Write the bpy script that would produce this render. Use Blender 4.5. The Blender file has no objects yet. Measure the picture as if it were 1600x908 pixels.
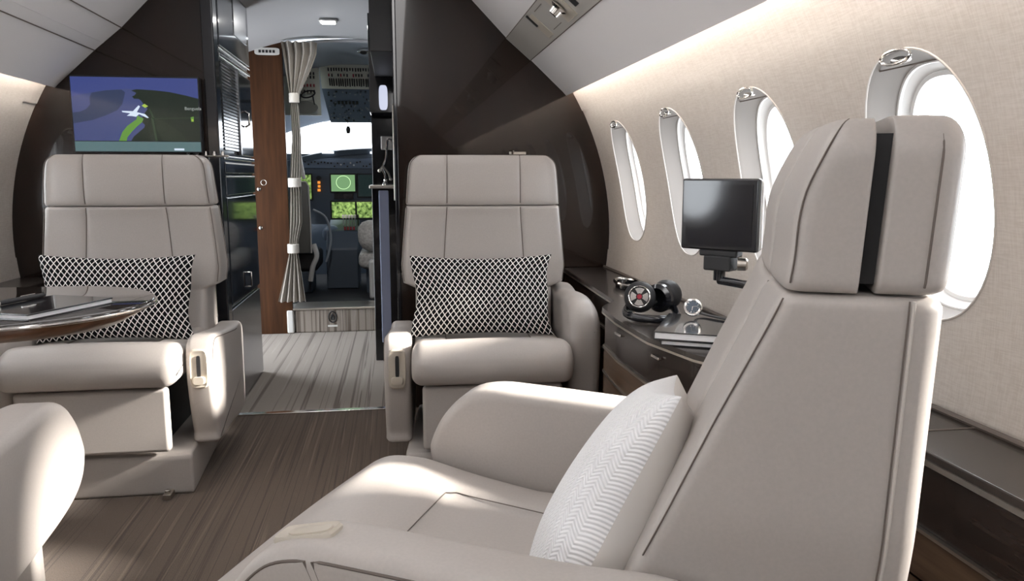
import bpy, bmesh, math, random
import numpy as np
from mathutils import Vector, Matrix
random.seed(7)
PI = math.pi
C = bpy.context.scene.collection
scene = bpy.context.scene
# ---------------------------------------------------------------- camera, world, sun, exposure
cam_d = bpy.data.cameras.new('camera'); cam = bpy.data.objects.new('camera', cam_d); C.objects.link(cam)
cam_d.sensor_width = 36; cam_d.lens = 27.0; cam_d.clip_start = .02
H = .976
cam.location = (0, 0, H); cam.rotation_euler = (math.radians(90-8.437), 0, math.radians(-8.578))
scene.camera = cam
w = bpy.data.worlds.new('sky'); scene.world = w; w.use_nodes = True
wn = w.node_tree.nodes['Background']; wn.inputs[0].default_value = (.90, .95, 1, 1); wn.inputs[1].default_value = 4.5
sd = bpy.data.lights.new('sun', 'SUN'); sun = bpy.data.objects.new('sun', sd); C.objects.link(sun)
sd.energy = 17; sd.angle = math.radians(7); sd.color = (1, .94, .86)
sun.rotation_euler = Vector((-1, .10, -.42)).to_track_quat('-Z', 'Y').to_euler(); sun.location = (3, 0, 3)
vs = scene.view_settings
vs.view_transform = 'Standard'; vs.look = 'None'; vs.gamma = 1; vs.use_curve_mapping = False; vs.exposure = 0.95
scene.cycles.max_bounces = 10; scene.cycles.diffuse_bounces = 6; scene.cycles.use_denoising = True
scene.cycles.sample_clamp_indirect = 8; scene.cycles.caustics_refractive = False; scene.cycles.caustics_reflective = False
COVE = 24.0

# ---------------------------------------------------------------- materials
def mat(name, col, rough=.5, metal=0, spec=.5, coat=0, emit=None, es=0, sheen=0):
    m = bpy.data.materials.new(name); m.use_nodes = True
    b = m.node_tree.nodes['Principled BSDF']
    b.inputs['Base Color'].default_value = (*col, 1); b.inputs['Roughness'].default_value = rough
    b.inputs['Metallic'].default_value = metal; b.inputs['Specular IOR Level'].default_value = spec
    b.inputs['Coat Weight'].default_value = coat; b.inputs['Coat Roughness'].default_value = .04
    b.inputs['Sheen Weight'].default_value = sheen
    if emit: b.inputs['Emission Color'].default_value = (*emit, 1); b.inputs['Emission Strength'].default_value = es
    return m
def nodes(m): return m.node_tree.nodes, m.node_tree.links, m.node_tree.nodes['Principled BSDF']
def noise_col(m, c1, c2, scale=(1, 1, 1), ns=5, detail=4, p0=.35, p1=.65, bump=0, coord='Object', bd=.002):
    n, l, b = nodes(m)
    tc = n.new('ShaderNodeTexCoord'); mp = n.new('ShaderNodeMapping'); mp.inputs['Scale'].default_value = scale
    nt = n.new('ShaderNodeTexNoise'); nt.inputs['Scale'].default_value = ns; nt.inputs['Detail'].default_value = detail
    cr = n.new('ShaderNodeValToRGB'); cr.color_ramp.elements[0].position = p0; cr.color_ramp.elements[1].position = p1
    cr.color_ramp.elements[0].color = (*c1, 1); cr.color_ramp.elements[1].color = (*c2, 1)
    l.new(tc.outputs[coord], mp.inputs[0]); l.new(mp.outputs[0], nt.inputs[0]); l.new(nt.outputs[0], cr.inputs[0]); l.new(cr.outputs[0], b.inputs['Base Color'])
    if bump:
        bp = n.new('ShaderNodeBump'); bp.inputs['Strength'].default_value = bump; bp.inputs['Distance'].default_value = bd
        l.new(nt.outputs[0], bp.inputs['Height']); l.new(bp.outputs[0], b.inputs['Normal'])
    return m
M = {}
def leather(name, col):
    m = mat(name, col, .42, spec=.45)
    return noise_col(m, tuple(c*.97 for c in col), tuple(c*1.03 for c in col), (1, 1, 1), 260, 3, .3, .7, .12, bd=.0006)
M['leather'] = leather('taupe_leather', (.435, .40, .375))
M['leather_pale'] = leather('pale_leather', (.56, .52, .48))
M['seam'] = mat('seam_thread', (.14, .115, .10), .7)
M['plastic'] = mat('cream_plastic', (.52, .47, .40), .35)
M['plastic_w'] = mat('white_plastic', (.75, .74, .72), .35)
M['black'] = mat('black_gloss', (.012, .013, .017), .12, coat=.5)
M['blackm'] = mat('black_matte', (.018, .018, .020), .55)
M['chrome'] = mat('chrome', (.82, .80, .77), .12, 1)
M['satin'] = mat('satin_metal', (.62, .58, .53), .3, 1)
M['wall'] = mat('linen_wall', (.66, .61, .56), .85, spec=.2)
def linen(m, c1, c2):
    n, l, b = nodes(m)
    tc = n.new('ShaderNodeTexCoord'); fac = None
    outs = []
    for sc in ((1, 12, 150), (1, 150, 12)):
        mp = n.new('ShaderNodeMapping'); mp.inputs['Scale'].default_value = sc
        nt = n.new('ShaderNodeTexNoise'); nt.inputs['Scale'].default_value = 3; nt.inputs['Detail'].default_value = 3
        l.new(tc.outputs['Object'], mp.inputs[0]); l.new(mp.outputs[0], nt.inputs[0]); outs.append(nt.outputs[0])
    ad = n.new('ShaderNodeMath'); ad.operation = 'MULTIPLY_ADD'; ad.inputs[1].default_value = .5
    hf = n.new('ShaderNodeMath'); hf.operation = 'MULTIPLY'; hf.inputs[1].default_value = .5
    l.new(outs[1], hf.inputs[0]); l.new(outs[0], ad.inputs[0]); l.new(hf.outputs[0], ad.inputs[2])
    cr = n.new('ShaderNodeValToRGB'); cr.color_ramp.elements[0].position = .38; cr.color_ramp.elements[1].position = .6
    cr.color_ramp.elements[0].color = (*c1, 1); cr.color_ramp.elements[1].color = (*c2, 1)
    l.new(ad.outputs[0], cr.inputs[0]); l.new(cr.outputs[0], b.inputs['Base Color'])
    bp = n.new('ShaderNodeBump'); bp.inputs['Strength'].default_value = .25; bp.inputs['Distance'].default_value = .001
    l.new(ad.outputs[0], bp.inputs['Height']); l.new(bp.outputs[0], b.inputs['Normal'])
linen(M['wall'], (.52, .475, .435), (.60, .56, .52))
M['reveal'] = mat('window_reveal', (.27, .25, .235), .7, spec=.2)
M['rim'] = mat('window_rim', (.56, .53, .50), .45)
M['pane_frame'] = mat('pane_frame', (.80, .79, .78), .45, spec=.2)
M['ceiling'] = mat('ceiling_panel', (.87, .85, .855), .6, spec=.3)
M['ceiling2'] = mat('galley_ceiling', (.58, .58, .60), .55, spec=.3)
M['psu'] = mat('service_panel_grey', (.47, .45, .42), .5)
M['bulk'] = noise_col(mat('dark_gloss_wood', (.02, .012, .008), .2, spec=.3, coat=.55), (.010, .006, .0045), (.024, .013, .009), (6, 6, 1), 3, 5, .3, .75)
nodes(M['bulk'])[2].inputs['Coat Roughness'].default_value = .03
M['walnut'] = noise_col(mat('walnut_panel', (.10, .035, .012), .45, coat=.0, spec=.25), (.034, .013, .005), (.080, .031, .011), (10, 10, .8), 4, 5, .3, .75)
M['console'] = noise_col(mat('console_gloss', (.03, .02, .017), .25, spec=.35, coat=.25), (.016, .011, .009), (.034, .023, .019), (20, 1.5, 20), 4, 4)
M['console_top'] = mat('console_top', (.038, .031, .028), .25, coat=.2)
M['console_brown'] = noise_col(mat('console_brown', (.10, .06, .035), .3, coat=.3), (.085, .05, .03), (.15, .095, .06), (20, 1.2, 20), 4, 4)
M['table'] = mat('table_gloss', (.035, .03, .028), .05, spec=.7, coat=1)
M['table_wood'] = noise_col(mat('table_wood', (.14, .06, .03), .3, coat=.5), (.09, .04, .02), (.2, .095, .05), (2, 12, 12), 4, 4)
M['dark_gloss'] = mat('galley_dark_gloss', (.022, .026, .036), .10, spec=.5, coat=.4)
M['steel'] = mat('galley_steel', (.33, .34, .36), .22, 1)
def carpet(name, base, dark, light, fx, sharp, ys_=.30):
    m = mat(name, base, .95, spec=.1, sheen=.2)
    n, l, b = nodes(m)
    tc = n.new('ShaderNodeTexCoord')
    def nz(sc, s, d=3):
        mp = n.new('ShaderNodeMapping'); mp.inputs['Scale'].default_value = sc
        nt = n.new('ShaderNodeTexNoise'); nt.inputs['Scale'].default_value = s; nt.inputs['Detail'].default_value = d
        l.new(tc.outputs['Object'], mp.inputs[0]); l.new(mp.outputs[0], nt.inputs[0]); return nt.outputs[0]
    a = nz((fx, ys_, ys_), 1.0, 2); f = nz((1, 1, 1), 420, 2); g = nz((fx*2.3, 1.2, 1.2), 1.0, 2)
    r1 = n.new('ShaderNodeValToRGB'); e = r1.color_ramp.elements
    e[0].position = .5-sharp; e[0].color = (*base, 1); e[1].position = .5; e[1].color = (*dark, 1)
    x = e.new(.5+sharp); x.color = (*base, 1)
    l.new(a, r1.inputs[0])
    r2 = n.new('ShaderNodeValToRGB'); e = r2.color_ramp.elements
    e[0].position = .60; e[0].color = (0, 0, 0, 1); e[1].position = .68; e[1].color = (1, 1, 1, 1); l.new(g, r2.inputs[0])
    mx = n.new('ShaderNodeMix'); mx.data_type = 'RGBA'; mx.inputs[7].default_value = (*light, 1)
    l.new(r2.outputs[0], mx.inputs[0]); l.new(r1.outputs[0], mx.inputs[6])
    m2 = n.new('ShaderNodeMix'); m2.data_type = 'RGBA'; m2.blend_type = 'MULTIPLY'; m2.inputs[0].default_value = .6
    r3 = n.new('ShaderNodeValToRGB'); r3.color_ramp.elements[0].color = (.5, .5, .5, 1); r3.color_ramp.elements[0].position = .3; r3.color_ramp.elements[1].position = .7; r3.color_ramp.elements[1].color = (1.3, 1.3, 1.3, 1)
    l.new(f, r3.inputs[0]); l.new(mx.outputs[2], m2.inputs[6]); l.new(r3.outputs[0], m2.inputs[7]); l.new(m2.outputs[2], b.inputs['Base Color'])
    bp = n.new('ShaderNodeBump'); bp.inputs['Strength'].default_value = .5; bp.inputs['Distance'].default_value = .003
    l.new(f, bp.inputs['Height']); l.new(bp.outputs[0], b.inputs['Normal'])
    return m
M['carpet'] = carpet('cabin_carpet', (.135, .097, .072), (.075, .052, .038), (.20, .148, .112), 42, .03)
M['carpet2'] = carpet('galley_carpet', (.36, .315, .275), (.15, .12, .10), (.40, .355, .315), 21, .030, .10)
M['glow'] = mat('cove_glow', (1, 1, 1), .5, emit=(1, .93, .84), es=COVE)
M['added_fill'] = mat('added_fill_glow', (1, 1, 1), .5, emit=(1, .98, .97), es=3.6)  # glow of the added fill strips on the cabin ceiling
M['lamp'] = mat('lamp_glow', (1, 1, 1), .5, emit=(1, .97, .92), es=14)
M['curtain'] = mat('curtain_cloth', (.34, .31, .27), .55, sheen=.4)
M['curtain_tie'] = mat('curtain_tie', (.70, .67, .62), .5)
M['mesh_grey'] = mat('grey_blue', (.32, .36, .41), .5)
M['cream'] = mat('cockpit_cream', (.80, .82, .72), .5)
M['avio'] = mat('avionics_grey', (.085, .11, .145), .45)
M['avio2'] = mat('avionics_blue', (.16, .21, .29), .45)
M['white'] = mat('paper_white', (.86, .86, .88), .6)
M['sheep'] = noise_col(mat('sheepskin', (.75, .73, .70), .95), (.6, .58, .55), (.85, .83, .8), (1, 1, 1), 60, 4, bump=.6, bd=.01)
M['red'] = mat('red', (.35, .02, .04), .5)
M['glass'] = bpy.data.materials.new('clear_glass'); M['glass'].use_nodes = True
_n = M['glass'].node_tree.nodes; _l = M['glass'].node_tree.links
_n.remove(_n['Principled BSDF']); _t = _n.new('ShaderNodeBsdfTransparent'); _g = _n.new('ShaderNodeBsdfGlossy'); _g.inputs['Roughness'].default_value = .02
_x = _n.new('ShaderNodeMixShader'); _x.inputs[0].default_value = .05; _l.new(_t.outputs[0], _x.inputs[1]); _l.new(_g.outputs[0], _x.inputs[2]); _l.new(_x.outputs[0], _n['Material Output'].inputs[0])
def lattice():
    m = mat('lattice_cloth', (.02, .02, .02), .85, spec=.1); n, l, b = nodes(m)
    uv = n.new('ShaderNodeUVMap'); sp = n.new('ShaderNodeSeparateXYZ'); l.new(uv.outputs[0], sp.inputs[0])
    def mm(op, a, bb=None, c=None):
        k = n.new('ShaderNodeMath'); k.operation = op
        for i, v in enumerate((a, bb, c)):
            if v is None: continue
            if isinstance(v, (int, float)): k.inputs[i].default_value = v
            else: l.new(v, k.inputs[i])
        return k.outputs[0]
    U = mm('MULTIPLY', sp.outputs[0], 24); V = mm('MULTIPLY', sp.outputs[1], 10.5)
    def line(s):
        f = mm('FRACT', s); d = mm('ABSOLUTE', mm('SUBTRACT', f, .5)); return mm('GREATER_THAN', d, .412)
    k = mm('MAXIMUM', line(mm('ADD', U, V)), line(mm('ADD', mm('SUBTRACT', U, V), 20)))
    cr = n.new('ShaderNodeMix'); cr.data_type = 'RGBA'; cr.inputs[6].default_value = (.006, .006, .007, 1); cr.inputs[7].default_value = (.80, .79, .76, 1)
    l.new(k, cr.inputs[0]); l.new(cr.outputs[2], b.inputs['Base Color'])
    bp = n.new('ShaderNodeBump'); bp.inputs['Strength'].default_value = .4; bp.inputs['Distance'].default_value = .002; l.new(k, bp.inputs['Height']); l.new(bp.outputs[0], b.inputs['Normal'])
    return m
M['lattice'] = lattice()
def knit():
    m = mat('white_knit', (.88, .88, .89), .9, spec=.15, sheen=.3); n, l, b = nodes(m)
    uv = n.new('ShaderNodeUVMap'); sp = n.new('ShaderNodeSeparateXYZ'); l.new(uv.outputs[0], sp.inputs[0])
    def mm(op, a, bb=None):
        k = n.new('ShaderNodeMath'); k.operation = op
        for i, v in enumerate((a, bb)):
            if v is None: continue
            if isinstance(v, (int, float)): k.inputs[i].default_value = v
            else: l.new(v, k.inputs[i])
        return k.outputs[0]
    tri = mm('PINGPONG', mm('MULTIPLY', sp.outputs[0], 1), .028)
    s = mm('SINE', mm('MULTIPLY', mm('ADD', sp.outputs[1], mm('MULTIPLY', tri, .9)), 420))
    s2 = mm('SINE', mm('MULTIPLY', sp.outputs[0], 224))
    h = mm('ADD', s, mm('MULTIPLY', s2, .5))
    bp = n.new('ShaderNodeBump'); bp.inputs['Strength'].default_value = .55; bp.inputs['Distance'].default_value = .0014; l.new(h, bp.inputs['Height']); l.new(bp.outputs[0], b.inputs['Normal'])
    cr = n.new('ShaderNodeMix'); cr.data_type = 'RGBA'; cr.inputs[6].default_value = (.84, .84, .85, 1); cr.inputs[7].default_value = (.92, .92, .93, 1)
    l.new(mm('MULTIPLY', mm('ADD', h, 1.5), .33), cr.inputs[0]); l.new(cr.outputs[2], b.inputs['Base Color'])
    return m
M['knit'] = knit()
M['pillow_back'] = mat('white_linen', (.66, .63, .60), .9)
def flat_emit(name, col, s=1): return mat(name, (.01, .01, .01), .15, emit=col, es=s)

# ---------------------------------------------------------------- geometry helpers
class Geo:
    def __init__(s): s.v = []; s.f = []; s.m = []; s.uv = None
    def add(s, v, f, mi=0):
        o = len(s.v); s.v += [tuple(p) for p in v]; s.f += [tuple(i+o for i in q) for q in f]; s.m += [mi]*len(f); return s
    def box(s, x0, x1, y0, y1, z0, z1, mi=0, rot=0, piv=None):
        v = [Vector((x, y, z)) for z in (z0, z1) for y in (y0, y1) for x in (x0, x1)]
        if rot:
            p = Vector(piv) if piv else Vector(((x0+x1)/2, (y0+y1)/2, 0)); R = Matrix.Rotation(rot, 3, 'Z'); v = [R@(q-p)+p for q in v]
        return s.add(v, [(0, 2, 3, 1), (4, 5, 7, 6), (0, 1, 5, 4), (2, 6, 7, 3), (0, 4, 6, 2), (1, 3, 7, 5)], mi)
    def loft(s, rings, cap0=True, cap1=True, mi=0, closed=True):
        n = len(rings[0]); v = [p for r in rings for p in r]; f = []
        for i in range(len(rings)-1):
            for j in range(n if closed else n-1):
                k = (j+1) % n; f.append((i*n+j, i*n+k, (i+1)*n+k, (i+1)*n+j))
        if cap0: f.append(tuple(range(n))[::-1])
        if cap1: f.append(tuple((len(rings)-1)*n+j for j in range(n)))
        return s.add(v, f, mi)
    def tube(s, path, r, n=8, closed=False, mi=0, caps=True):
        P = [Vector(p) for p in path]; rings = []; N = len(P)
        up = Vector((0, 0, 1)); prev = None
        for i in range(N):
            a = P[(i-1) % N] if (closed or i > 0) else P[i]; b = P[(i+1) % N] if (closed or i < N-1) else P[i]
            t = (b-a).normalized()
            if prev is None:
                q = t.cross(up)
                if q.length < .1: q = t.cross(Vector((1, 0, 0)))
            else: q = prev-t*prev.dot(t)
            q.normalize(); prev = q; w_ = t.cross(q)
            rr = r[i] if isinstance(r, (list, tuple)) else r
            rings.append([P[i]+q*math.cos(2*PI*k/n)*rr+w_*math.sin(2*PI*k/n)*rr for k in range(n)])
        if closed: rings.append(rings[0])
        return s.loft(rings, caps and not closed, caps and not closed, mi)
    def cyl(s, p0, p1, r0, r1=None, n=20, mi=0): return s.tube([p0, p1], [r0, r0 if r1 is None else r1], n, mi=mi)
    def lathe(s, prof, c, axis=(0, 0, 1), n=28, mi=0):
        ax = Vector(axis).normalized(); q = ax.orthogonal().normalized(); w_ = ax.cross(q); c = Vector(c)
        rings = [[c+ax*h+q*math.cos(2*PI*k/n)*max(r, 1e-5)+w_*math.sin(2*PI*k/n)*max(r, 1e-5) for k in range(n)] for r, h in prof]
        return s.loft(rings, True, True, mi)
    def ball(s, c, r, mi=0, sc=(1, 1, 1), n=20):
        rings = []
        for i in range(1, n//2):
            a = PI*i/(n//2); rings.append([(c[0]+r*sc[0]*math.sin(a)*math.cos(2*PI*k/n), c[1]+r*sc[1]*math.sin(a)*math.sin(2*PI*k/n), c[2]+r*sc[2]*math.cos(a)) for k in range(n)])
        return s.loft(rings, True, True, mi)
    def poly(s, pts, d, mi=0):
        "closed polygon pts (3D) extruded by vector d"
        d = Vector(d); a = [Vector(p) for p in pts]; return s.loft([a, [p+d for p in a]], True, True, mi)
def emit(name, g, mats, parent=None, bevel=0, seg=3, ang=38, smooth=True, loc=None):
    me = bpy.data.meshes.new(name); me.from_pydata([tuple(p) for p in g.v], [], g.f)
    if not isinstance(mats, (list, tuple)): mats = [mats]
    for m in mats: me.materials.append(M[m] if isinstance(m, str) else m)
    me.polygons.foreach_set('material_index', g.m)
    if g.uv:
        uvl = me.uv_layers.new(name='UVMap')
        for lp in me.loops: uvl.data[lp.index].uv = g.uv[lp.vertex_index]
    bm = bmesh.new(); bm.from_mesh(me); bmesh.ops.recalc_face_normals(bm, faces=bm.faces); bm.to_mesh(me); bm.free()
    me.update()
    if smooth: me.shade_smooth(); me.set_sharp_from_angle(angle=math.radians(ang))
    o = bpy.data.objects.new(name, me); C.objects.link(o)
    if parent: o.parent = parent
    if loc: o.location = loc
    if bevel:
        b = o.modifiers.new('bevel', 'BEVEL'); b.width = bevel; b.segments = seg; b.limit_method = 'ANGLE'; b.angle_limit = math.radians(30); b.harden_normals = True
    return o
def thing(name, label, cat, loc=(0, 0, 0), rz=0, group=None):
    o = bpy.data.objects.new(name, None); C.objects.link(o); o.empty_display_size = .05
    o.location = loc; o.rotation_euler = (0, 0, rz); o['label'] = label; o['category'] = cat
    if group: o['group'] = group
    return o
def tag(o, label, cat, group=None):
    o['label'] = label; o['category'] = cat
    if group: o['group'] = group
    return o
def struct(o): o['kind'] = 'structure'; return o
def copy_tree(o, parent=None):
    c = o.copy(); C.objects.link(c)
    if parent: c.parent = parent
    for ch in list(o.children): copy_tree(ch, c)
    return c
def smooth_poly(pts, n=10, closed=True):
    "Catmull-Rom through 2D/3D points"
    P = [np.array(p, float) for p in pts]; N = len(P); out = []
    for i in range(N if closed else N-1):
        p0, p1, p2, p3 = (P[(i-1) % N], P[i], P[(i+1) % N], P[(i+2) % N]) if closed else (P[max(i-1, 0)], P[i], P[i+1], P[min(i+2, N-1)])
        for k in range(n):
            t = k/n; out.append(.5*((2*p1)+(-p0+p2)*t+(2*p0-5*p1+4*p2-p3)*t*t+(-p0+3*p1-3*p2+p3)*t**3))
    if not closed: out.append(P[-1])
    return [tuple(p) for p in out]
def interp(x, xs, ys): return float(np.interp(x, xs, ys))

# ---------------------------------------------------------------- the cabin shell
XC = -.275            # centre line of the cabin
ZW = [0, .14, .34, .512, .637, .83, 1.019, 1.178, 1.328, 1.46]
WW = [.97, 1.03, 1.11, 1.156, 1.171, 1.173, 1.141, 1.083, 1.010, .915]
_pf = np.polyfit(ZW, WW, 5)
def wx(z): return float(np.polyval(_pf, z))
YB, YF = 3.2, -3.0
zc = .957; WA, WB = .150, .222
yws = [2.817-.546*k for k in range(11)]
def superell(a, b, n, N):
    out = []
    for k in range(N):
        t = 2*PI*k/N; c, s = math.cos(t), math.sin(t)
        out.append((a*abs(c)**(2/n)*(1 if c >= 0 else -1), b*abs(s)**(2/n)*(1 if s >= 0 else -1)))
    return out
def wall(side, name):
    sx = 1 if side == 'right' else -1
    P = lambda y, z, d=0: (XC+sx*(wx(z)+d), y, z)
    g = Geo(); z0, z1 = zc-.29, zc+.29
    def strip(ya, yb, za, zb, nz, d=0):
        zz = np.linspace(za, zb, nz+1); g.loft([[P(ya, z, d) for z in zz], [P(yb, z, d) for z in zz]], False, False, closed=False)
    ya, yb = yws[-1]-.273, yws[0]+.273
    strip(YF, YB, 0, z0, 14); strip(YF, YB, z1, 1.46, 12); strip(YF, ya+.02, z0-.02, z1+.02, 14, .003); strip(yb-.02, YB, z0-.02, z1+.02, 14, .003)
    N = 64
    for yc in yws:
        hole = superell(WA, WB, 2.35, N); hw, hh = .273, .29; rect = []
        for k, (a, b) in enumerate(hole):
            t = 2*PI*k/N; c, s = math.cos(t), math.sin(t); q = 1/max(abs(c)/hw, abs(s)/hh, 1e-9)
            rect.append((q*c, q*s))
        # snap to corners
        for cx, cy in ((hw, hh), (-hw, hh), (-hw, -hh), (hw, -hh)):
            i = min(range(N), key=lambda k: (rect[k][0]-cx)**2+(rect[k][1]-cy)**2); rect[i] = (cx, cy)
        rings = []
        for t in (0, .35, .7, .92, 1):
            rings.append([P(yc+a*(1-t)+c*t, zc+b*(1-t)+d*t) for (a, b), (c, d) in zip(rect, hole)])
        g.loft(rings, False, False)
    return struct(emit(name, g, 'wall', ang=60))
wall('right', 'wall_right'); wall('left', 'wall_left')
def window(side, yc, idx):
    sx = 1 if side == 'right' else -1; N = 64
    P = lambda y, z, d=0: (XC+sx*(wx(z)+d), y, z)
    g = Geo()
    o0 = superell(WA, WB, 2.35, N)
    rings = []
    for k, (sc, d) in enumerate(((1.0, .000), (.992, .003), (.985, .009), (.965, .026), (.94, .042), (.915, .050), (.905, .055))):
        rings.append([P(yc+a*sc+(.0 if k < 3 else 0), zc+b*(sc+(1-sc)*.25), d) for a, b in o0])
    g.loft(rings, False, False)
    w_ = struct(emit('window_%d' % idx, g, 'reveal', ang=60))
    g = Geo(); g.tube([P(yc+a*1.0, zc+b*1.0, -.0005) for a, b in o0], .0020, 6, True); emit('rim', g, 'rim', w_)
    g = Geo(); sc = .905; zs = sc+(1-sc)*.25
    g.tube([P(yc+a*sc, zc+b*zs, .054) for a, b in o0], .004, 6, True); g.tube([P(yc+a*(sc-.1), zc+b*(zs-.08), .072) for a, b in o0], .007, 6, True)
    r1 = [P(yc+a*sc, zc+b*zs, .054) for a, b in o0]; r2 = [P(yc+a*(sc-.1), zc+b*(zs-.08), .072) for a, b in o0]; r3 = [P(yc+a*(sc-.1), zc+b*(zs-.08), .100) for a, b in o0]
    g.loft([r1, r2, r3], False, False); emit('pane_frame', g, 'pane_frame', w_, ang=60)
    g = Geo(); g.loft([[P(yc+a*sc*q, zc+b*zs*q, .085) for a, b in o0] for q in (.9, .001)], False, False); emit('pane', g, 'glass', w_)
    # chrome shade handle on the slot at the top of the opening
    g = Geo(); zz = zc+WB-.012
    loop = [(.038*math.cos(t)*1.0, .011*math.sin(t)) for t in [2*PI*k/20 for k in range(20)]]
    g.tube([P(yc+a, zz+b, -.010+.35*b) for a, b in loop], .0028, 8, True)
    g.poly([P(yc+a*.6, zz-.004+b*.5, -.004) for a, b in loop], (sx*.006, 0, 0)); emit('shade_handle', g, 'chrome', w_)
    g = Geo(); g.tube([P(yc+.075*math.cos(t), zc+WB-.024+.004*math.sin(t), .010) for t in (0, PI)], .0014, 6); emit('shade_slot', g, 'seam', w_)
    # sky portal outside the pane
    pd = bpy.data.lights.new('window_portal', 'AREA'); pd.shape = 'RECTANGLE'; pd.size = .42; pd.size_y = .28; pd.cycles.is_portal = True
    p = bpy.data.objects.new('window_portal', pd); C.objects.link(p); p.location = P(yc, zc, .12)
    p.rotation_euler = Vector((-sx, 0, 0)).to_track_quat('-Z', 'Y').to_euler()
i = 1
for side in ('right', 'left'):
    for yc in yws: window(side, yc, i); i += 1

# floor
g = Geo(); g.box(-1.26, .71, YF, YB+.02, -.05, 0); struct(emit('floor', g, 'carpet', smooth=False))
# ceiling profile (half width from centre, z)
CP = [(.985, 1.308), (.972, 1.322), (.835, 1.448), (.734, 1.533), (.594, 1.676), (.42, 1.79), (.22, 1.85), (0, 1.865)]
full = [(XC-a, z) for a, z in CP]+[(XC+a, z) for a, z in CP[::-1][1:]]
g = Geo()
g.loft([[(x, y, z) for x, z in full] for y in (YF, YB+.0)], False, False, closed=False)
for s in (1, -1):   # closes the light cove from the wall to the back of the panel
    g.loft([[(XC+s*.915, y, 1.46), (XC+s*.80, y, 1.475)] for y in (YF, YB)], False, False, closed=False)
    g.loft([[(XC+s*.985, y, 1.308), (XC+s*.975, y, 1.326), (XC+s*.86, y, 1.436)] for y in (YF, YB)], False, False, closed=False)
struct(emit('ceiling', g, 'ceiling', ang=25))
g = Geo()
for s in (1, -1):
    for a, z in ((.835, 1.448), (.734, 1.533)): g.tube([(XC+s*(a-.0005), YF, z-.001), (XC+s*(a-.0005), YB, z-.001)], .0022, 6)
struct(emit('trim_1', g, 'seam'))
for s, nm in ((1, 'right'), (-1, 'left')):
    g = Geo(); a, z = .895, 1.412
    g.poly([(XC+s*(a+q), YF+.02, z+r) for q, r in ((0, 0), (.018, .0), (.018, .02), (0, .02))], (0, YB-YF-.04, 0))
    o = emit('cove_light', g, 'glow', smooth=False); tag(o, 'warm white cove light strip above the %s windows' % nm, 'light')
for s, nm in ((1, 'right'), (-1, 'left')):
    t_ = thing('ceiling_light', 'added fill light strip, out of view on the cabin ceiling, %s of the centre line' % nm, 'ceiling light', (XC+s*.30, 0, 1.80))  # fill strips added out of view to brighten the cabin interior
    g = Geo(); g.box(-.05, .05, YF+.2, 2.9, -.012, .012); emit('fill_housing', g, 'plastic_w', t_, bevel=.004)
    g = Geo(); g.box(-.042, .042, YF+.22, 2.88, -.016, -.011); emit('diffuser', g, 'added_fill', t_, smooth=False)
# rear end of the cabin
g = Geo(); g.box(-1.5, 1.0, YF-.05, YF, 0, 1.9); struct(emit('wall_back', g, 'bulk', smooth=False))
# front bulkhead, two glossy dark halves beside the galley opening
DL, DR = -.72, .004
def bulk(side):
    g = Geo()
    if side == 'right':
        pts = [(DR, 0)]+[(XC+wx(z)+.004, z) for z in np.linspace(0, 1.44, 30)]+[(XC+.80, 1.49), (XC+.5, 1.80), (DR, 1.86)]
    else:
        pts = [(DL, 0)]+[(XC-wx(z)-.004, z) for z in np.linspace(0, 1.44, 30)]+[(XC-.80, 1.49), (XC-.5, 1.80), (DL, 1.86)]
    g.poly([(x, YB, z) for x, z in pts], (0, .05, 0)); return struct(emit('wall_front_'+side, g, 'bulk', ang=30))
bulk('right'); bulk('left')
g = Geo(); g.box(DL, DR, YB, YB+.05, 1.80, 1.87); struct(emit('trim_2', g, 'bulk', smooth=False))
g = Geo(); g.box(DL, -.675, YB-.012, YB+.06, 0, 1.80); struct(emit('trim_3', g, 'black', bevel=.006))
g = Geo(); g.box(DR-.004, DR+.012, YB-.01, YB+.06, 0, 1.80); struct(emit('trim_4', g, 'black', bevel=.004))
g = Geo(); g.box(-.675, DR, YB-.015, YB+.015, 0, .006); struct(emit('trim_5', g, 'chrome', bevel=.002))
g = Geo(); g.tube([(DR-.006, YB+.0, z) for z in (.88, 1.02, 1.26)], .0035, 8); struct(emit('trim_6', g, 'satin'))

# ---------------------------------------------------------------- galley and cockpit shell
g = Geo(); g.box(-1.35, .75, YB+.02, 5.20, -.05, 0); struct(emit('floor_galley', g, 'carpet2', smooth=False))
g = Geo()
prof = [(-1.3, 1.30), (-1.15, 1.50), (-.95, 1.66), (-.66, 1.765), (-.45, 1.80), (-.1, 1.80), (.3, 1.74), (.6, 1.60), (.75, 1.3)]
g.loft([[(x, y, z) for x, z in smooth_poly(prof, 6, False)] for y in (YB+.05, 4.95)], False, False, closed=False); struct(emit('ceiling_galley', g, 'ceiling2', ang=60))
g = Geo(); g.box(-1.36, -1.30, YB+.05, 4.05, 0, 1.5); g.box(-1.36, -1.30, 4.75, 4.95, 0, 1.5); g.box(-1.36, -1.30, 4.05, 4.75, 1.42, 1.5); struct(emit('wall_galley_left', g, 'ceiling2', smooth=False))
g = Geo(); g.box(.72, .76, YB+.05, 4.95, 0, 1.5); struct(emit('wall_galley_right', g, 'ceiling2', smooth=False))

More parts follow.
